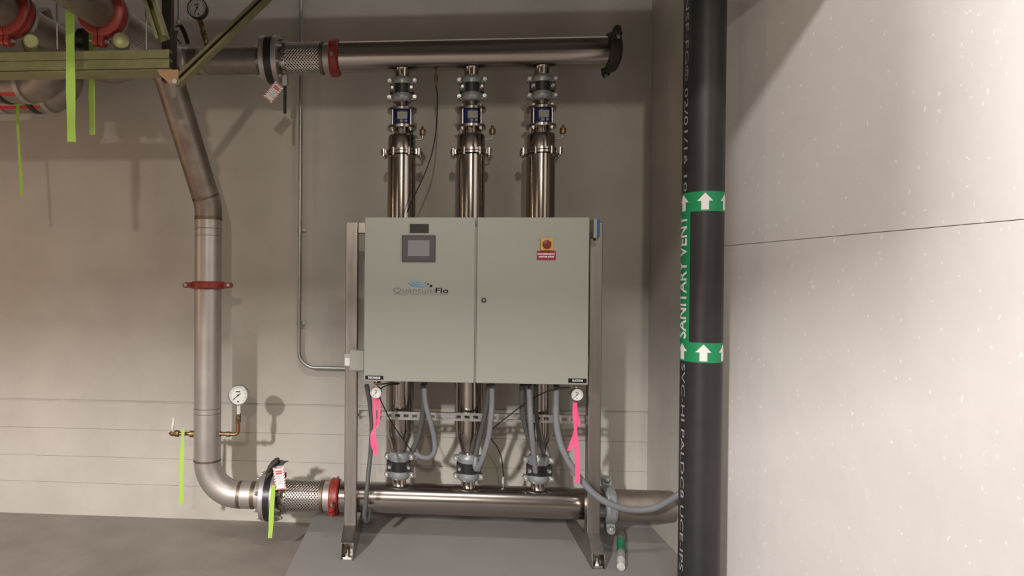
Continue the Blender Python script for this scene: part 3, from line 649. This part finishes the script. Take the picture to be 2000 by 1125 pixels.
# upper left header
xh0 = at(340, 115, DP).x; xh1 = at(514, 118, DP).x; zh = (at(400, 118, DP).z+at(500, 119, DP).z)/2
hd = thing('header_pipe', 'dull horizontal steel pipe left of the upper valve, turning towards the room', 'pipe', ((xh0+xh1)/2, -DP, zh))
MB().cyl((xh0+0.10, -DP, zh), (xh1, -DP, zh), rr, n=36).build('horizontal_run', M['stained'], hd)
pB = at(200, 24, 1.17); pH = Vector((xh0, -DP, zh)); dB = (pB-pH).normalized()
MB().tube(bend([Vector((xh0+0.101, -DP, zh)), pH, pH+dB*0.55], 0.1), rr, 36).build('elbow', M['pickled'], hd)
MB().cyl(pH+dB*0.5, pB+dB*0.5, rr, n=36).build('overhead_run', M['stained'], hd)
MB().lathe((at(505, 118, DP).x, -DP, zh), (1, 0, 0), [(0, rr), (0.002, rr*1.05), (0.02, rr*1.05), (0.022, rr)], 36).build('weld_seam', M['weld'], hd)

grooved('red grooved coupling on the overhead pipe right of the wide lime tape', frame_mtx(pB, dB, (0.12, 0, 1)), rr*1.0, 0.062, fat=1.75)
dA = (pA[7]-pA[6]).normalized()
grooved('red grooved coupling on the overhead pipe in the top left corner', frame_mtx(pA[6], dA, (0.12, 0, 1)), rr*1.0, 0.062, fat=1.75)
MB().lathe(pB-dB*0.036, dB*-1, [(0, rr), (0, rr*1.36), (0.018, rr*1.36), (0.018, rr)], 40).build('backing_ring', M['strap'], hd)
MB().lathe(pA[6]-dA*0.036, dA*-1, [(0, rr), (0, rr*1.36), (0.018, rr*1.36), (0.018, rr)], 40).build('backing_ring', M['strap'], rs)

# ------------------------------------------------------------------ valves and braided connectors
VALVES = []
def butterfly(label, xa, xb, z, rad, group):
    o = thing('butterfly_valve', label, 'valve', ((xa+xb)/2, -DP, z), group); VALVES.append(o); W = xb-xa
    f1 = W*0.30
    for a, b_ in ((xa, xa+f1), (xb-f1, xb)):
        fl = MB().lathe((a, -DP, z), (1, 0, 0), [(0, 0.05), (0, rad), (b_-a, rad), (b_-a, 0.05)], 44).build('flange', M['pickled'], o, bevel=0.0015)
    MB().lathe((xa+f1, -DP, z), (1, 0, 0), [(0, 0.06), (0, rad*1.02), (W-2*f1, rad*1.02), (W-2*f1, 0.06)], 44).build('wafer_body', M['blackiron'], o)
    for q in range(8):
        a = R(22.5+45*q); y, zz = -DP-rad*0.86*math.cos(a), z+rad*0.86*math.sin(a); m = MB()
        m.hexa((xa-0.016, y, zz), (xa, y, zz), 0.014); m.hexa((xb, y, zz), (xb+0.016, y, zz), 0.014); m.cyl((xa-0.024, y, zz), (xb+0.03, y, zz), 0.008, n=10)
        m.build('stud', M['galv'], o)
    return o
def braided(label, xa, xb, z, r, group, dstart=0.10):
    o = thing('braided_connector', label, 'connector', ((xa+xb)/2, -DP, z), group)
    MB().cyl((xa, -DP, z), (xb, -DP, z), r*0.955, n=40).build('inner_bellows', M['darkbraid'], o)
    m = MB(); N = 26; L_ = xb-xa; turns = L_/(2*math.pi*r)*1.25; seg = 20
    for sg in (-1, 1):
        for k in range(N):
            vs = []; fs = []
            for i in range(seg+1):
                t = i/seg; a = 2*math.pi*(k/N)+sg*turns*2*math.pi*t
                rad = r*(0.985+0.018*math.cos((a*N/2+sg*0.7)*1.0+(math.pi if sg > 0 else 0)))
                for e in (-1, 1):
                    da = e*0.058; vs.append((xa+L_*t, -DP-rad*math.cos(a+da), z+rad*math.sin(a+da)))
                    vs.append((xa+L_*t, -DP-rad*1.022*math.cos(a+da*0.45), z+rad*1.022*math.sin(a+da*0.45)))
            for i in range(seg):
                b_ = 4*i; fs += [(b_, b_+1, b_+5, b_+4), (b_+1, b_+3, b_+7, b_+5), (b_+3, b_+2, b_+6, b_+7)]
            m.add(vs, fs)
    m.build('wire_braid', M['braid'], o, kind='stuff', sharp=80)
    for a, b_ in ((xa-0.02, xa+0.006), (xb-0.008, xb+0.012)):
        MB().lathe((a, -DP, z), (1, 0, 0), [(0, r*0.98), (0.002, r*1.05), (b_-a-.002, r*1.05), (b_-a, r*0.98)], 40).build('ferrule', M['weld'] if a > xa else M['steel'], o)
    return o
def XD(px, z): return at(px, 900, DP).x
for (kind, py, z) in (('upper', 118, zh), ('lower', 967, zlo)):
    up_ = kind == 'upper'
    f = lambda px: at(px, py, DP).x
    bv_ = butterfly('%s butterfly valve with a black wafer between steel flanges' % ('upper' if up_ else 'lower left'), f(515), f(548 if up_ else 545), z, 0.132 if up_ else 0.138, 'butterfly valves')
    zc = zt_m if up_ else zb_m; zz = (z+zc)/2
    braided('%s braided stainless connector beside the %s' % (('upper', 'black valve') if up_ else ('lower', 'tagged valve')), f(560), f(629), zz, 0.086, 'braided connectors')
    sp2 = thing('connector_neck', 'short steel neck between the %s braided connector and its red coupling' % kind, 'pipe', (f(645), -DP, zz))
    MB().cyl((f(629.5)+.004, -DP, zz), (f(663), -DP, zz), 0.080, n=40).build('neck', M['pickled'], sp2)
    MB().cyl((f(548)+.001, -DP, zz), (f(560)-.018, -DP, zz), 0.082, n=40).build('neck', M['steel'], bv_)
    grooved('%s red grooved coupling joining the braided connector to the %s pipe' % (kind, 'discharge' if up_ else 'suction'), frame_mtx((f(654.5), -DP, zz), (1, 0, 0), (0, -1, 0.12 if up_ else -0.25)), 0.084, 0.052)
# upper handle (lever hanging down) and lower handle
q = at(556, 163, .47)
lv = VALVES[0]
p1, p2 = at(556.5, 168, .50), at(556.5, 222, .50)
MB().box((p1+p2)/2, (0.017, 0.010, abs(p1.z-p2.z))).build('lever', M['blackiron'], lv, bevel=0.003)
MB().box(at(557, 158, .48), (0.03, 0.04, 0.06)).build('lever_hub', M['galv'], lv, bevel=0.004)
lv = VALVES[1]
MB().tube(smooth([at(522, 922, .50), at(530, 910, .49), at(541, 899, .47), at(545, 897, .47)]), [0.008+0.008*math.sin(i*0.13) for i in range(25)], 12).build('handle', M['darksteel'], lv)
MB().poly([at(529, 902, .46), at(536, 897, .46), at(548, 899, .46), at(556, 901, .46), at(564, 901, .46), at(556, 905, .46), at(553, 909, .46), at(544, 910, .46), at(533, 912, .46)], 0.012, (0, 1, 0)).build('handle_plate', M['darksteel'], lv, bevel=0.002)
MB().cyl(at(536, 912, .42), at(532, 940, .42), 0.014, n=14).build('stem', M['darksteel'], lv)
MB().poly([at(517, 925, .49), at(522, 917, .49), at(529, 912, .49), at(531, 922, .49), at(524, 932, .49), at(519, 940, .49), at(520, 928, .49)], 0.01, (0, 1, 0)).build('trigger', M['darksteel'], lv, bevel=0.002)
MB().box(at(556, 928, .42), (0.018, 0.02, 0.028)).build('stop_lug', M['black'], lv, bevel=0.002)

# safety tags: white card with red hazard border
def hazard_tag(label, c, ang, tiltx, w_, h_):
    mt = Matrix.Translation(c) @ Matrix.Rotation(R(ang), 4, 'Y') @ Matrix.Rotation(R(tiltx), 4, 'X')
    o = lthing('warning_tag', label, 'tag', mt, 'hazard tags on the valves')
    MB().box((0, 0, 0), (w_, 0.0012, h_)).build('card', M['white'], o)
    m = MB(); bw = w_*0.13
    def para(cx_, cz_, L_, horiz):
        s_ = bw*0.9
        if horiz: pts = [(cx_-L_/2-s_/2, -.0008, cz_-bw/2), (cx_+L_/2-s_/2, -.0008, cz_-bw/2), (cx_+L_/2+s_/2, -.0008, cz_+bw/2), (cx_-L_/2+s_/2, -.0008, cz_+bw/2)]
        else: pts = [(cx_-bw/2, -.0008, cz_-L_/2-s_/2), (cx_+bw/2, -.0008, cz_-L_/2+s_/2), (cx_+bw/2, -.0008, cz_+L_/2+s_/2), (cx_-bw/2, -.0008, cz_+L_/2-s_/2)]
        m.poly(pts, 0.0004, (0, -1, 0))
    for sx in (-1, 1):
        for k in range(7): para(sx*(w_/2-bw/2), -h_/2+bw+(h_-2*bw)*(k+0.5)/7, h_*0.06, False)
        for k in range(5): para(-w_/2+bw*.9+(w_-1.8*bw)*(k+0.5)/5, sx*(h_/2-bw/2), w_*0.09, True)
    m.build('hazard_border', M['tagred'], o)
    b_ = MB().box((0, -.001, h_*0.27), (w_*0.62, 0.0006, h_*0.17)).build('header', M['tagred'], o, bevel=0.0002)
    m = MB(); flat_text(m, 'DANGER', (0, -.0015, h_*0.27), h_*0.105); m.build('lettering', M['white'], b_)
    m = MB()
    for k in range(5):
        z = h_*(0.10-0.085*k); x = -w_*0.30
        while x < w_*0.28:
            L_ = random.uniform(.06, .16)*w_; m.box((min(x+L_/2, w_*0.29), -.0009, z), (L_, 0.0004, h_*0.018)); x += L_+w_*.03
    m.build('fine_print', M['ink'], o)
    return o
hazard_tag('white tag with red hazard border on the lower valve', at(546, 934.5, .56), -7, 0, 0.060, 0.122)
hazard_tag('dim crumpled tag hanging at an angle under the upper valve', at(534, 180, .50), -48+90, 6, 0.060, 0.105)

# ------------------------------------------------------------------ surveyor's tapes
def tape(name, label, pts, m_, group, th=0.0012):
    q = [at(a, b_, d) for a, b_, w_, d in pts]; ws = [w_*S(pts[0][0], pts[0][3]) for a, b_, w_, d in pts]
    out = smooth(q, 6); N = len(out); wd = []; dr = []
    for i in range(N):
        t = i/(N-1)*(len(ws)-1); k = min(int(t), len(ws)-2); wd.append(ws[k]+(ws[k+1]-ws[k])*(t-k))
        dr.append(Vector((1, 0.12*math.sin(i*0.6), 0)))
    o = MB().ribbon(out, wd, dr, th).build(name, m_, sharp=60); tag(o, label, 'tape', group); return o
gl, gp = 'lime marking tapes', 'pink marking tapes'
tape('marking_tape', 'widest lime green tape hanging in front of the overhead rack', [(136.5, -30, 18, 1.30), (137, 60, 18.5, 1.30), (138, 160, 18, 1.30), (139, 240, 17.5, 1.30), (140, 277, 16, 1.30)], M['lime'], gl)
tape('marking_tape', 'narrower lime tape right of the widest one, behind the rack', [(179, 60, 12, 1.02), (180, 130, 12, 1.02), (179, 180, 12, 1.02), (180, 225, 12, 1.02), (180, 263, 11, 1.02)], M['lime'], gl)
tape('marking_tape', 'thin dim lime tape hanging near the left edge', [(35, 200, 6, .58), (35, 250, 6, .58), (38, 300, 5, .58), (41, 345, 7, .58), (43, 383, 7, .58)], M['lime'], gl)
tape('marking_tape', 'lime tape tied to the brass drain valve left of the riser', [(357, 838, 7, .44), (357, 850, 6, .44), (356, 875, 8, .44), (355, 920, 8.5, .44), (354, 985, 9, .44)], M['lime'], gl)
tape('marking_tape', 'lime tape hanging over the lower tagged valve', [(534, 948, 7, .57), (532, 975, 9, .57), (530, 1005, 10, .57), (529, 1030, 9, .57), (527, 1051, 8, .57)], M['lime'], gl)
t1 = thing('marking_tape', 'pink tape hanging from the left cabinet gauge', 'tape', at(733, 800, .74), gp)
def tpart(t_, pts, nm):
    o = tape(nm, '', pts, M['pink'], None); 
    o.data.transform(Matrix.Translation(-Vector(t_['_o']))); o.parent = t_
    for k in ('label', 'category', 'group'):
        if k in o: del o[k]
tpart(t1, [(732, 777, 8, .74), (731, 800, 7, .74), (732, 825, 6, .74), (731, 838, 4, .74)], 'loop_strand')
tpart(t1, [(739, 777, 6, .73), (740, 800, 6, .73), (738, 825, 6, .73), (732, 838, 4, .74)], 'loop_strand')
tpart(t1, [(731, 838, 5, .74), (729, 848, 11, .745), (730, 868, 12, .745), (733, 880, 10, .74), (735, 891, 6, .74)], 'tail')
t2 = thing('marking_tape', 'pink tape hanging from the right cabinet gauge', 'tape', at(1124, 800, .74), gp)
tpart(t2, [(1123, 786, 8, .74), (1123, 805, 10, .74), (1124, 825, 9, .74), (1124, 840, 5, .74)], 'loop_strand')
tpart(t2, [(1126, 800, 4, .735), (1129, 815, 5, .735), (1132, 834, 3, .735)], 'loose_end')
tpart(t2, [(1124, 840, 5, .74), (1119, 860, 9, .735), (1112, 880, 9, .735)], 'tail')
tpart(t2, [(1124, 840, 6, .74), (1126, 870, 9, .74), (1128, 905, 10, .74), (1128, 943, 9, .74)], 'tail')

# ------------------------------------------------------------------ gauges
c = at(466, 771.5, .41); gauge('large white gauge on a brass elbow right of the riser', c, 0.058, 0, 0, 222, 'galv', 0.085)
fx_ = thing('gauge_piping', 'brass elbow piping from the riser up to the large gauge', 'piping', at(450, 848, DP))
zz = at(450, 848, DP).z; xg = at(465, 840, DP).x; zg = c.z-0.058-0.085
MB().tube(bend([(xr_+rr*0.9, -DP, zz), (xg, -DP, zz), (xg, -DP+.0, zg-.03)], 0.02), 0.0105, 14).build('elbow_pipe', M['brass'], fx_)
for a in (428, 446): MB().cyl((at(a, 848, DP).x-.012, -DP, zz), (at(a, 848, DP).x+.012, -DP, zz), 0.0155, n=14).build('collar', M['brass'], fx_)
MB().cyl((xg, -DP, at(465, 842, DP).z), (xg, -DP, at(465, 826, DP).z), 0.0125, n=14).build('red_nipple', M['copper'], fx_)
m = MB(); m.hexa((xg, -DP, at(465, 826, DP).z), (xg, -DP, at(465, 817, DP).z), 0.017); m.hexa((xg, -DP, at(465, 815, DP).z), (xg, -DP, at(465, 808, DP).z), 0.014); m.cyl((xg, -DP, at(465, 826, DP).z), (xg, -DP, zg+.01), 0.010, n=12); m.build('cock_body', M['brass'], fx_)
MB().box((xg+.014, -DP-.005, at(465, 815, DP).z), (0.008, 0.008, 0.05)).build('cock_handle', M['darksteel'], fx_, bevel=0.002)
dv = thing('drain_valve', 'old brass drain valve with a pale lever left of the riser', 'valve', at(355, 847, DP))
zz = at(355, 847, DP).z; X = lambda px: at(px, 847, DP).x
MB().cyl((X(383), -DP, zz), (X(345), -DP, zz), 0.010, n=14).build('nipple', M['brass'], dv)
MB().lathe((X(371), -DP, zz), (1, 0, 0), [(0, 0.012), (0.002, 0.019), (0.020, 0.019), (0.026, 0.015), (0.03, 0.015)], 14).build('collar', M['brass'], dv)
MB().lathe((X(330), -DP, zz), (1, 0, 0), [(0, 0.004), (0.012, 0.014), (0.022, 0.018), (0.030, 0.014), (0.040, 0.020), (0.058, 0.020), (0.064, 0.012)], 8).build('body', M['brass'], dv)
hh = thing; MB().tube(smooth([at(338, 842, .42), at(337, 835, .43), at(339, 824, .43), at(339, 816, .43)]), 0.0075, 10).build('lever', M['dial'], dv)
c = at(386, 17, .45); gauge('upper white gauge leaning on its brass stem above the header pipe', c, 0.058, 0, -14, 232, 'darksteel', 0)
gs = thing('gauge_piping', 'bent brass stem under the upper gauge', 'piping', at(398, 60, .43))
MB().tube(smooth([at(389, 37, .43), at(394, 50, .43), at(398, 65, .42), at(402, 80, .41), at(404, 98, .40)]), [0.012]*17+[0.016]*8+[0.012]*8, 12).build('stem', M['brass'], gs)
MB().hexa(at(391, 42, .43), at(395, 52, .43), 0.017).build('nut', M['brass'], gs); MB().hexa(at(396, 60, .42), at(399, 70, .42), 0.018).build('nut', M['brass'], gs)
for (px, py, r_, lb) in ((734.5, 766, 0.0305, 'small gauge above the pink tape under the DISCHARGE label'), (1126, 770, 0.0315, 'small gauge above the pink tape under the SUCTION label')):
    c = at(px, py, .74); gauge(lb, c, r_, 0, 0, 228, 'chrome', 0)
    o = thing('gauge_tee', 'brass tee fitting above the small %s gauge' % ('left' if px < 900 else 'right'), 'fitting', c+Vector((0, 0, .05)))
    MB().cyl(c+Vector((0, .01, r_*0.8)), Vector((c.x, c.y+.01, czb-.001)), 0.007, n=12).build('stem', M['chrome'], o)
    MB().hexa(c+Vector((-.012, .01, r_+.012)), c+Vector((.022, .01, r_+.016)), 0.010).build('tee', M['brass'], o)

# ------------------------------------------------------------------ conduit
yc = .05
cd_ = thing('wall_conduit', 'thin vertical galvanised conduit with a bend into the cabinet side', 'conduit', at(588, 700, yc))
ptsc = [at(585, -40, yc), at(588, 716, yc), at(680, 719, yc)]
x = (ptsc[0].x+at(588, 640, yc).x)/2; z = at(630, 718.5, yc).z
xend = at(676, 706, .70).x
MB().tube(bend([Vector((x, -yc, CEIL)), Vector((x, -yc, z)), Vector((at(694, 719, .70).x, -yc, z)), Vector((at(694, 719, .70).x, -.66, at(694, 705, .70).z))], [0.10, 0.03], 14), 0.0115, 14).build('tube', M['galv'], cd_)
for py in (449, 631):
    zc = at(587, py, yc).z; MB().cyl((x, -yc, zc-.016), (x, -yc, zc+.016), 0.0145, n=14).build('coupling', M['galv'], cd_)
    MB().box((x+.02, -yc+.018, zc), (0.03, 0.012, 0.016)).build('strap', M['galv'], cd_)

# ------------------------------------------------------------------ overhead rack, top left
DR = 1.17
zr1, zr2 = at(250, 98, DR).z, at(250, 135.5, DR).z
zr1 = (at(0, 98, DR).z+at(330, 100, DR).z)/2; zr2 = (at(0, 137, DR).z+at(330, 134, DR).z)/2
xr0, xr1 = -3.2, at(330.5, 118, DR).x
rk = thing('trapeze_rack', 'olive zinc double strut channel carrying the overhead pipes', 'rack', (xr1-.5, -DR, (zr1+zr2)/2))
hh_ = (zr1-zr2)/2
for k in (0, 1):
    zc = zr1-hh_*(k+0.5); m = MB(); xc, wx = (xr0+xr1)/2, xr1-xr0; t_ = 0.003; hc = hh_-0.002
    m.box((xc, -DR, zc), (wx, t_, hc)); m.box((xc, -DR+.02, zc+hc/2-t_/2), (wx, 0.04, t_)); m.box((xc, -DR+.02, zc-hc/2+t_/2), (wx, 0.04, t_))
    m.box((xc, -DR-.001, zc+hc/2-.004), (wx, 0.004, 0.006))
    m.build('channel', M['olive'], rk, bevel=0.0008)
MB().box(((xr0+xr1)/2, -DR+.06, zr2-.004), (xr1-xr0, 0.10, 0.006)).build('base_plate', M['olive'], rk)
def strut(label, p, q, w_, m_, name='strut_brace', cat='strut', lip=True):
    p = Vector(p); q = Vector(q); z_ = (q-p).normalized(); x_ = Vector((0, -1, 0)); x_ = (x_-z_*x_.dot(z_)).normalized(); y_ = z_.cross(x_)
    mt = Matrix(((x_.x, y_.x, z_.x, p.x), (x_.y, y_.y, z_.y, p.y), (x_.z, y_.z, z_.z, p.z), (0, 0, 0, 1))); L_ = (q-p).length
    o = lthing(name, label, cat, mt); t_ = 0.003
    m = MB(); m.box((-w_*0.5, 0, L_/2), (t_, w_, L_)); m.box((0, w_/2, L_/2), (w_, t_, L_)); m.box((0, -w_/2, L_/2), (w_, t_, L_)); m.build('channel_back', m_, o)
    for s_ in (-1, 1):
        m = MB(); m.box((w_*0.5, s_*(w_/2-.006), L_/2), (t_, 0.012, L_)); m.box((w_*0.5-.004, s_*(w_/2-.0115), L_/2), (0.009, t_*0.8, L_)); m.build('lip', M['goldrim'] if lip else m_, o)
    return o
strut('olive zinc strut brace slanting up to the right across the upper wall', at(343, 164, 1.05), at(548, -32, .78), 0.041, M['olive'])
strut('green strut leaning up and left from the end of the rack', at(318, 76, 1.20), at(262, -100, 1.20), 0.046, M['olive'], lip=False)
o = thing('hanger_post', 'dark steel post rising behind the end of the rack', 'post', at(333, 100, .98))
a, b_ = at(336, 140, .98), at(322, -60, .98)
MB().box((at(328, 50, .98).x, -.98, (zr2+CEIL)/2), (0.046, 0.04, CEIL-zr2)).build('column', M['darksteel'], o, bevel=0.002)
MB().poly([at(330, 45, .94), at(341, 60, .94), at(341, 140, .94), at(330, 140, .94)], 0.03, (0, 1, 0)).build('gusset', M['darksteel'], o)
pts = [(308, 137), (349, 137), (349, 165), (343, 167.5), (330, 163), (322, 155), (313, 147)]
o = MB().poly([at(a, b_, 1.20) for a, b_ in pts], 0.008, (0, -1, 0)).build('gusset_plate', M['orange'], bevel=0.001); tag(o, 'tan steel gusset plate bolted under the end of the rack', 'plate')
q = at(343, 160, 1.21); MB().hexa(q, q+Vector((0, -.012, 0)), 0.012).build('bolt', M['chrome'], o)
rd = thing('hanger_rod', 'thin threaded rod holding a black clevis hanger above the header pipe', 'hanger', at(349, 45, .70))
x = at(348.5, 20, .70).x; MB().cyl((x, -.70, at(348, 48, .7).z), (x, -.70, CEIL), 0.0065, n=10).build('rod', M['galv'], rd)
q = at(348.5, 46, .70); MB().hexa(q, q+Vector((0, 0, .012)), 0.014).build('nut', M['chrome'], rd)
q1 = [at(345, 52, .70), at(352, 50, .70), at(358, 60, .70), at(363, 72, .70), at(367, 86, .70)]
MB().ribbon(smooth(q1, 5), [0.022]*21, [Vector((0.9, 0.3, 0.25))]*21, 0.006).build('clevis', M['black'], rd)
q1 = [at(346, 60, .68), at(344, 74, .68), at(350, 81, .68), at(354, 86, .68)]
MB().ribbon(smooth(q1, 5), [0.010]*16, [Vector((0, 1, 0))]*16, 0.006).build('yoke', M['black'], rd)

# pipe group below the rack: two horizontal pipes with red stripes and hanger bands
def hpipe(label, py, d, r, x_end_px, bands, stripes):
    z = at(60, py, d).z; o = thing('overhead_pipe', label, 'pipe', at(60, py, d), 'striped pipes under the rack'); xe_ = at(x_end_px, py, d).x
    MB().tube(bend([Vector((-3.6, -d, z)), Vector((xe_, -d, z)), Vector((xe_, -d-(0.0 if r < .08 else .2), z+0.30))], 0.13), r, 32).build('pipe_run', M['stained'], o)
    for (a, w_, mm) in bands:
        x = at(a, py, d).x; ww = w_*S(a, d); MB().lathe((x, -d, z), (0.965, -0.26, 0), [(0, r*0.9), (0, r*1.06), (ww, r*1.06), (ww, r*0.9)], 32).build('band', M[mm], o)
    for a in stripes:
        ang = R(a); y, zz = -d-r*1.004*math.cos(ang), z-r*1.004*math.sin(ang); m = MB(); n = 5; vs = []; fs = []
        for i in range(n):
            q = ang+R(-7+3.5*i); vs += [(-3.6, -d-r*1.006*math.cos(q), z-r*1.006*math.sin(q)), (xe_-.14, -d-r*1.006*math.cos(q), z-r*1.006*math.sin(q))]
        for i in range(n-1): fs.append((2*i, 2*i+1, 2*i+3, 2*i+2))
        m.add(vs, fs); m.build('red_stripe', M['redstripe'], o)
hpipe('grey pipe with red stripes and light bands hanging under the rack', 168, .80, 0.087, 108, [(12, 9, 'darksteel'), (52, 11, 'strap')], [44])
hpipe('lower striped pipe behind it, ending at the wide lime tape', 195, .50, 0.075, 135, [(8, 9, 'strap'), (70, 11, 'darksteel'), (96, 11, 'strap')], [48])
# small devices sitting on the rack between the two big pipes
o = thing('pipe_roller', 'olive pipe support block on the rack under the left red coupling', 'support', at(70, 88, 1.12), 'pipe support blocks on the rack')
MB().lathe(at(62, 84, 1.14), (0.5, -0.86, 0), [(-0.03, 0.033), (0.03, 0.033), (0.034, 0.028)], 20).build('roller', M['olive'], o)
o = thing('pipe_roller', 'olive pipe support block on the rack under the right red coupling', 'support', at(240, 84, 1.12), 'pipe support blocks on the rack')
MB().lathe(at(237, 83, 1.14), (0.4, -0.9, 0), [(-0.03, 0.036), (0.03, 0.036), (0.034, 0.03)], 20).build('roller', M['olive'], o)
o = thing('black_valve_body', 'black and steel fitting on the rack between the two red couplings', 'fitting', at(160, 80, 1.10))
MB().lathe(at(160, 80, 1.0), (1, 0, 0), [(-0.03, 0.045), (0.0, 0.045), (0.001, 0.06), (0.035, 0.06)], 24).build('body', M['blackiron'], o)
MB().lathe(at(148, 80, 1.0), (1, 0, 0), [(-0.03, 0.038), (0.01, 0.038)], 24).build('collar', M['chrome'], o)
for px, lb in ((108, 'slim steel hanger rod between the red couplings'), (282, 'slim steel hanger rod right of the right red coupling')):
    a = at(px+4, 96, 1.08); o = MB().cyl(a, a+Vector((-0.05, 0, 0.25)) if False else Vector((at(px-4, 20, 1.08).x, -1.08, CEIL)), 0.004, n=8).build('hanger_wire', M['galv']); tag(o, lb, 'rod')
# rounded strap on header overhead run
x = at(398, 130, DP).x; MB().lathe((x, -DP, zh), (0.93, -0.36, 0), [(0, rr), (0, rr*1.04), (0.03, rr*1.04), (0.03, rr)], 32).build('band', M['strap'], hd)

# ------------------------------------------------------------------ black vent pipe
VR = 0.084
vb = ray(1370, 552); VY = 1.10
pv = at(1371, 552, VY)
vp = thing('vent_pipe', 'tall black plastic vent pipe with a green SANITARY VENT marker', 'pipe', (pv.x, -VY, Z0))
kx = (at(1380, 0, VY).x-at(1365, 1125, VY).x)
MB().cyl((pv.x, -VY, PADZ), (pv.x, -VY, CEIL), VR, n=64).build('pipe_run', M['abs'], vp)
tocam = Vector((CAM.x-pv.x, CAM.y+VY, 0)); phi0 = math.atan2(tocam.y, tocam.x)
def cylp(a, z, r):                       # a: angle to the right of the direction that faces the room
    q = phi0+a; return Vector((pv.x+r*math.cos(q), -VY+r*math.sin(q), z))
def band(a0, a1, z0, z1, r, name, m_, parent):
    n = max(3, int(abs(a1-a0)/0.08)); vs = []; fs = []
    for i in range(n+1):
        a = a0+(a1-a0)*i/n; vs += [cylp(a, z0, r), cylp(a, z1, r)]
    for i in range(n): fs.append((2*i, 2*i+2, 2*i+3, 2*i+1))
    return MB().add(vs, fs).build(name, m_, parent)
def zv(py): return at(1371, py, VY+VR).z
mk = band(R(-170), R(170), zv(709), zv(670), VR*1.008, 'green_marker', M['green'], vp)
band(R(-170), R(170), zv(412), zv(373), VR*1.008, 'green_marker', M['green'], vp)
band(R(-112), R(-34), zv(671), zv(411), VR*1.008, 'green_marker', M['green'], vp)
def arrow(ac, z0, z1):
    r = VR*1.014; h = z1-z0; hw = h*0.40; out = [(-h*.21, 0), (h*.21, 0), (h*.21, .52), (hw*1.1, .52), (0, 1), (-hw*1.1, .52), (-h*.21, .52)]
    vs, fs = slice_geo([Vector((x, t*h, 0)) for x, t in out], [(0, 1, 2, 5, 6), (3, 4, 5, 2)], 0, 0.006)
    return MB().add([cylp(ac+v.x/r, z0+v.y, r) for v in vs], fs).build('white_arrow', M['white'], mk)
for k in (-2, -1, 0, 1, 2):
    arrow(R(6+67*k), zv(706), zv(673)); arrow(R(6+67*k), zv(409), zv(376))
def cyl_text(body, ac, zc, size, length, r, m_, parent, flip=False, name='lettering', bold=0.0):
    vs, fs = text_geo(body, size, 1.0, bold=bold); vs, fs = slice_geo(vs, fs, 1, 0.006); x_ = [v.x for v in vs]; k = length/(max(x_)-min(x_)); mid = (max(x_)+min(x_))/2
    sg = -1 if flip else 1                # reads upwards, or downwards when flipped
    MB().add([cylp(ac-sg*v.y/r, zc+sg*(v.x-mid)*k, r) for v in vs], fs).build(name, m_, parent)
cyl_text('SANITARY VENT', R(-62), (zv(664)+zv(417))/2, 0.082, zv(417)-zv(664), VR*1.014, M['white'], mk, bold=0.0015)
cyl_text('NSF-FG\u00ae 02/01/16 10', R(-56), (zv(-22)+zv(370))/2, 0.034, zv(-22)-zv(370), VR*1.004, M['print'], vp, flip=True, name='printed_text')
cyl_text('SVC-HI PALDC8 UCE-IPS', R(-56), (zv(714)+zv(1130))/2, 0.034, zv(714)-zv(1130), VR*1.004, M['print'], vp, flip=True, name='printed_text')

# ------------------------------------------------------------------ clear bottle lying on the pad
v1 = ray(1213, 1108); p1 = CAM+v1*((PADZ+.022-CAM.z)/v1.z); v2 = ray(1213, 1043); p2 = CAM+v2*((PADZ+.022-CAM.z)/v2.z)
ax = (p2-p1).normalized(); Lb = (p2-p1).length; r_ = 0.021
bo = thing('plastic_bottle', 'clear plastic bottle with a green label lying beside the right foot', 'bottle', (p1+p2)/2)
MB().lathe(p1, ax, [(0, 0.012), (0.004, 0.018), (Lb*0.22, 0.020), (Lb*0.24, 0.016), (Lb*0.27, r_), (Lb*0.97, r_), (Lb, 0.014)], 24).build('shell', M['clear'], bo)
MB().lathe(p1, ax, [(Lb*0.40, r_*1.02), (Lb*0.78, r_*1.02)], 24, cap0=False, cap1=False).build('green_label', M['green'], bo)
MB().lathe(p1, ax, [(Lb*0.01, 0.019), (Lb*0.2, 0.0212), (Lb*0.205, 0.015)], 20).build('cap', M['dial'], bo)

# ------------------------------------------------------------------ unseen boxes added overhead to block lamp light
o = thing('overhead_blocker', 'unseen duct crossing the room above the picture', 'blocker', (-0.5, -1.5, 3.0))
MB().box(((XL+.1+X_R-.03)/2, -1.50, 3.115), (X_R-.03-XL-.1, 0.5, 0.67)).build('blocker_run', M['blocker'], o, bevel=0.01)  # added out of view to cast the shade bands on the upper wall
o = thing('ceiling_blocker', 'large unseen duct running across behind the photographer', 'blocker', (-2.6, -5.2, 3.1))
MB().box(((XL+.1-1.2)/2, -5.25, 3.13), (-1.2-XL-.1, 0.9, 0.74)).build('blocker_run', M['blocker'], o, bevel=0.01)  # added to cut off the left lamp, stops short of the centre lamp
for o in bpy.data.objects:
    if '_o' in o: del o['_o']
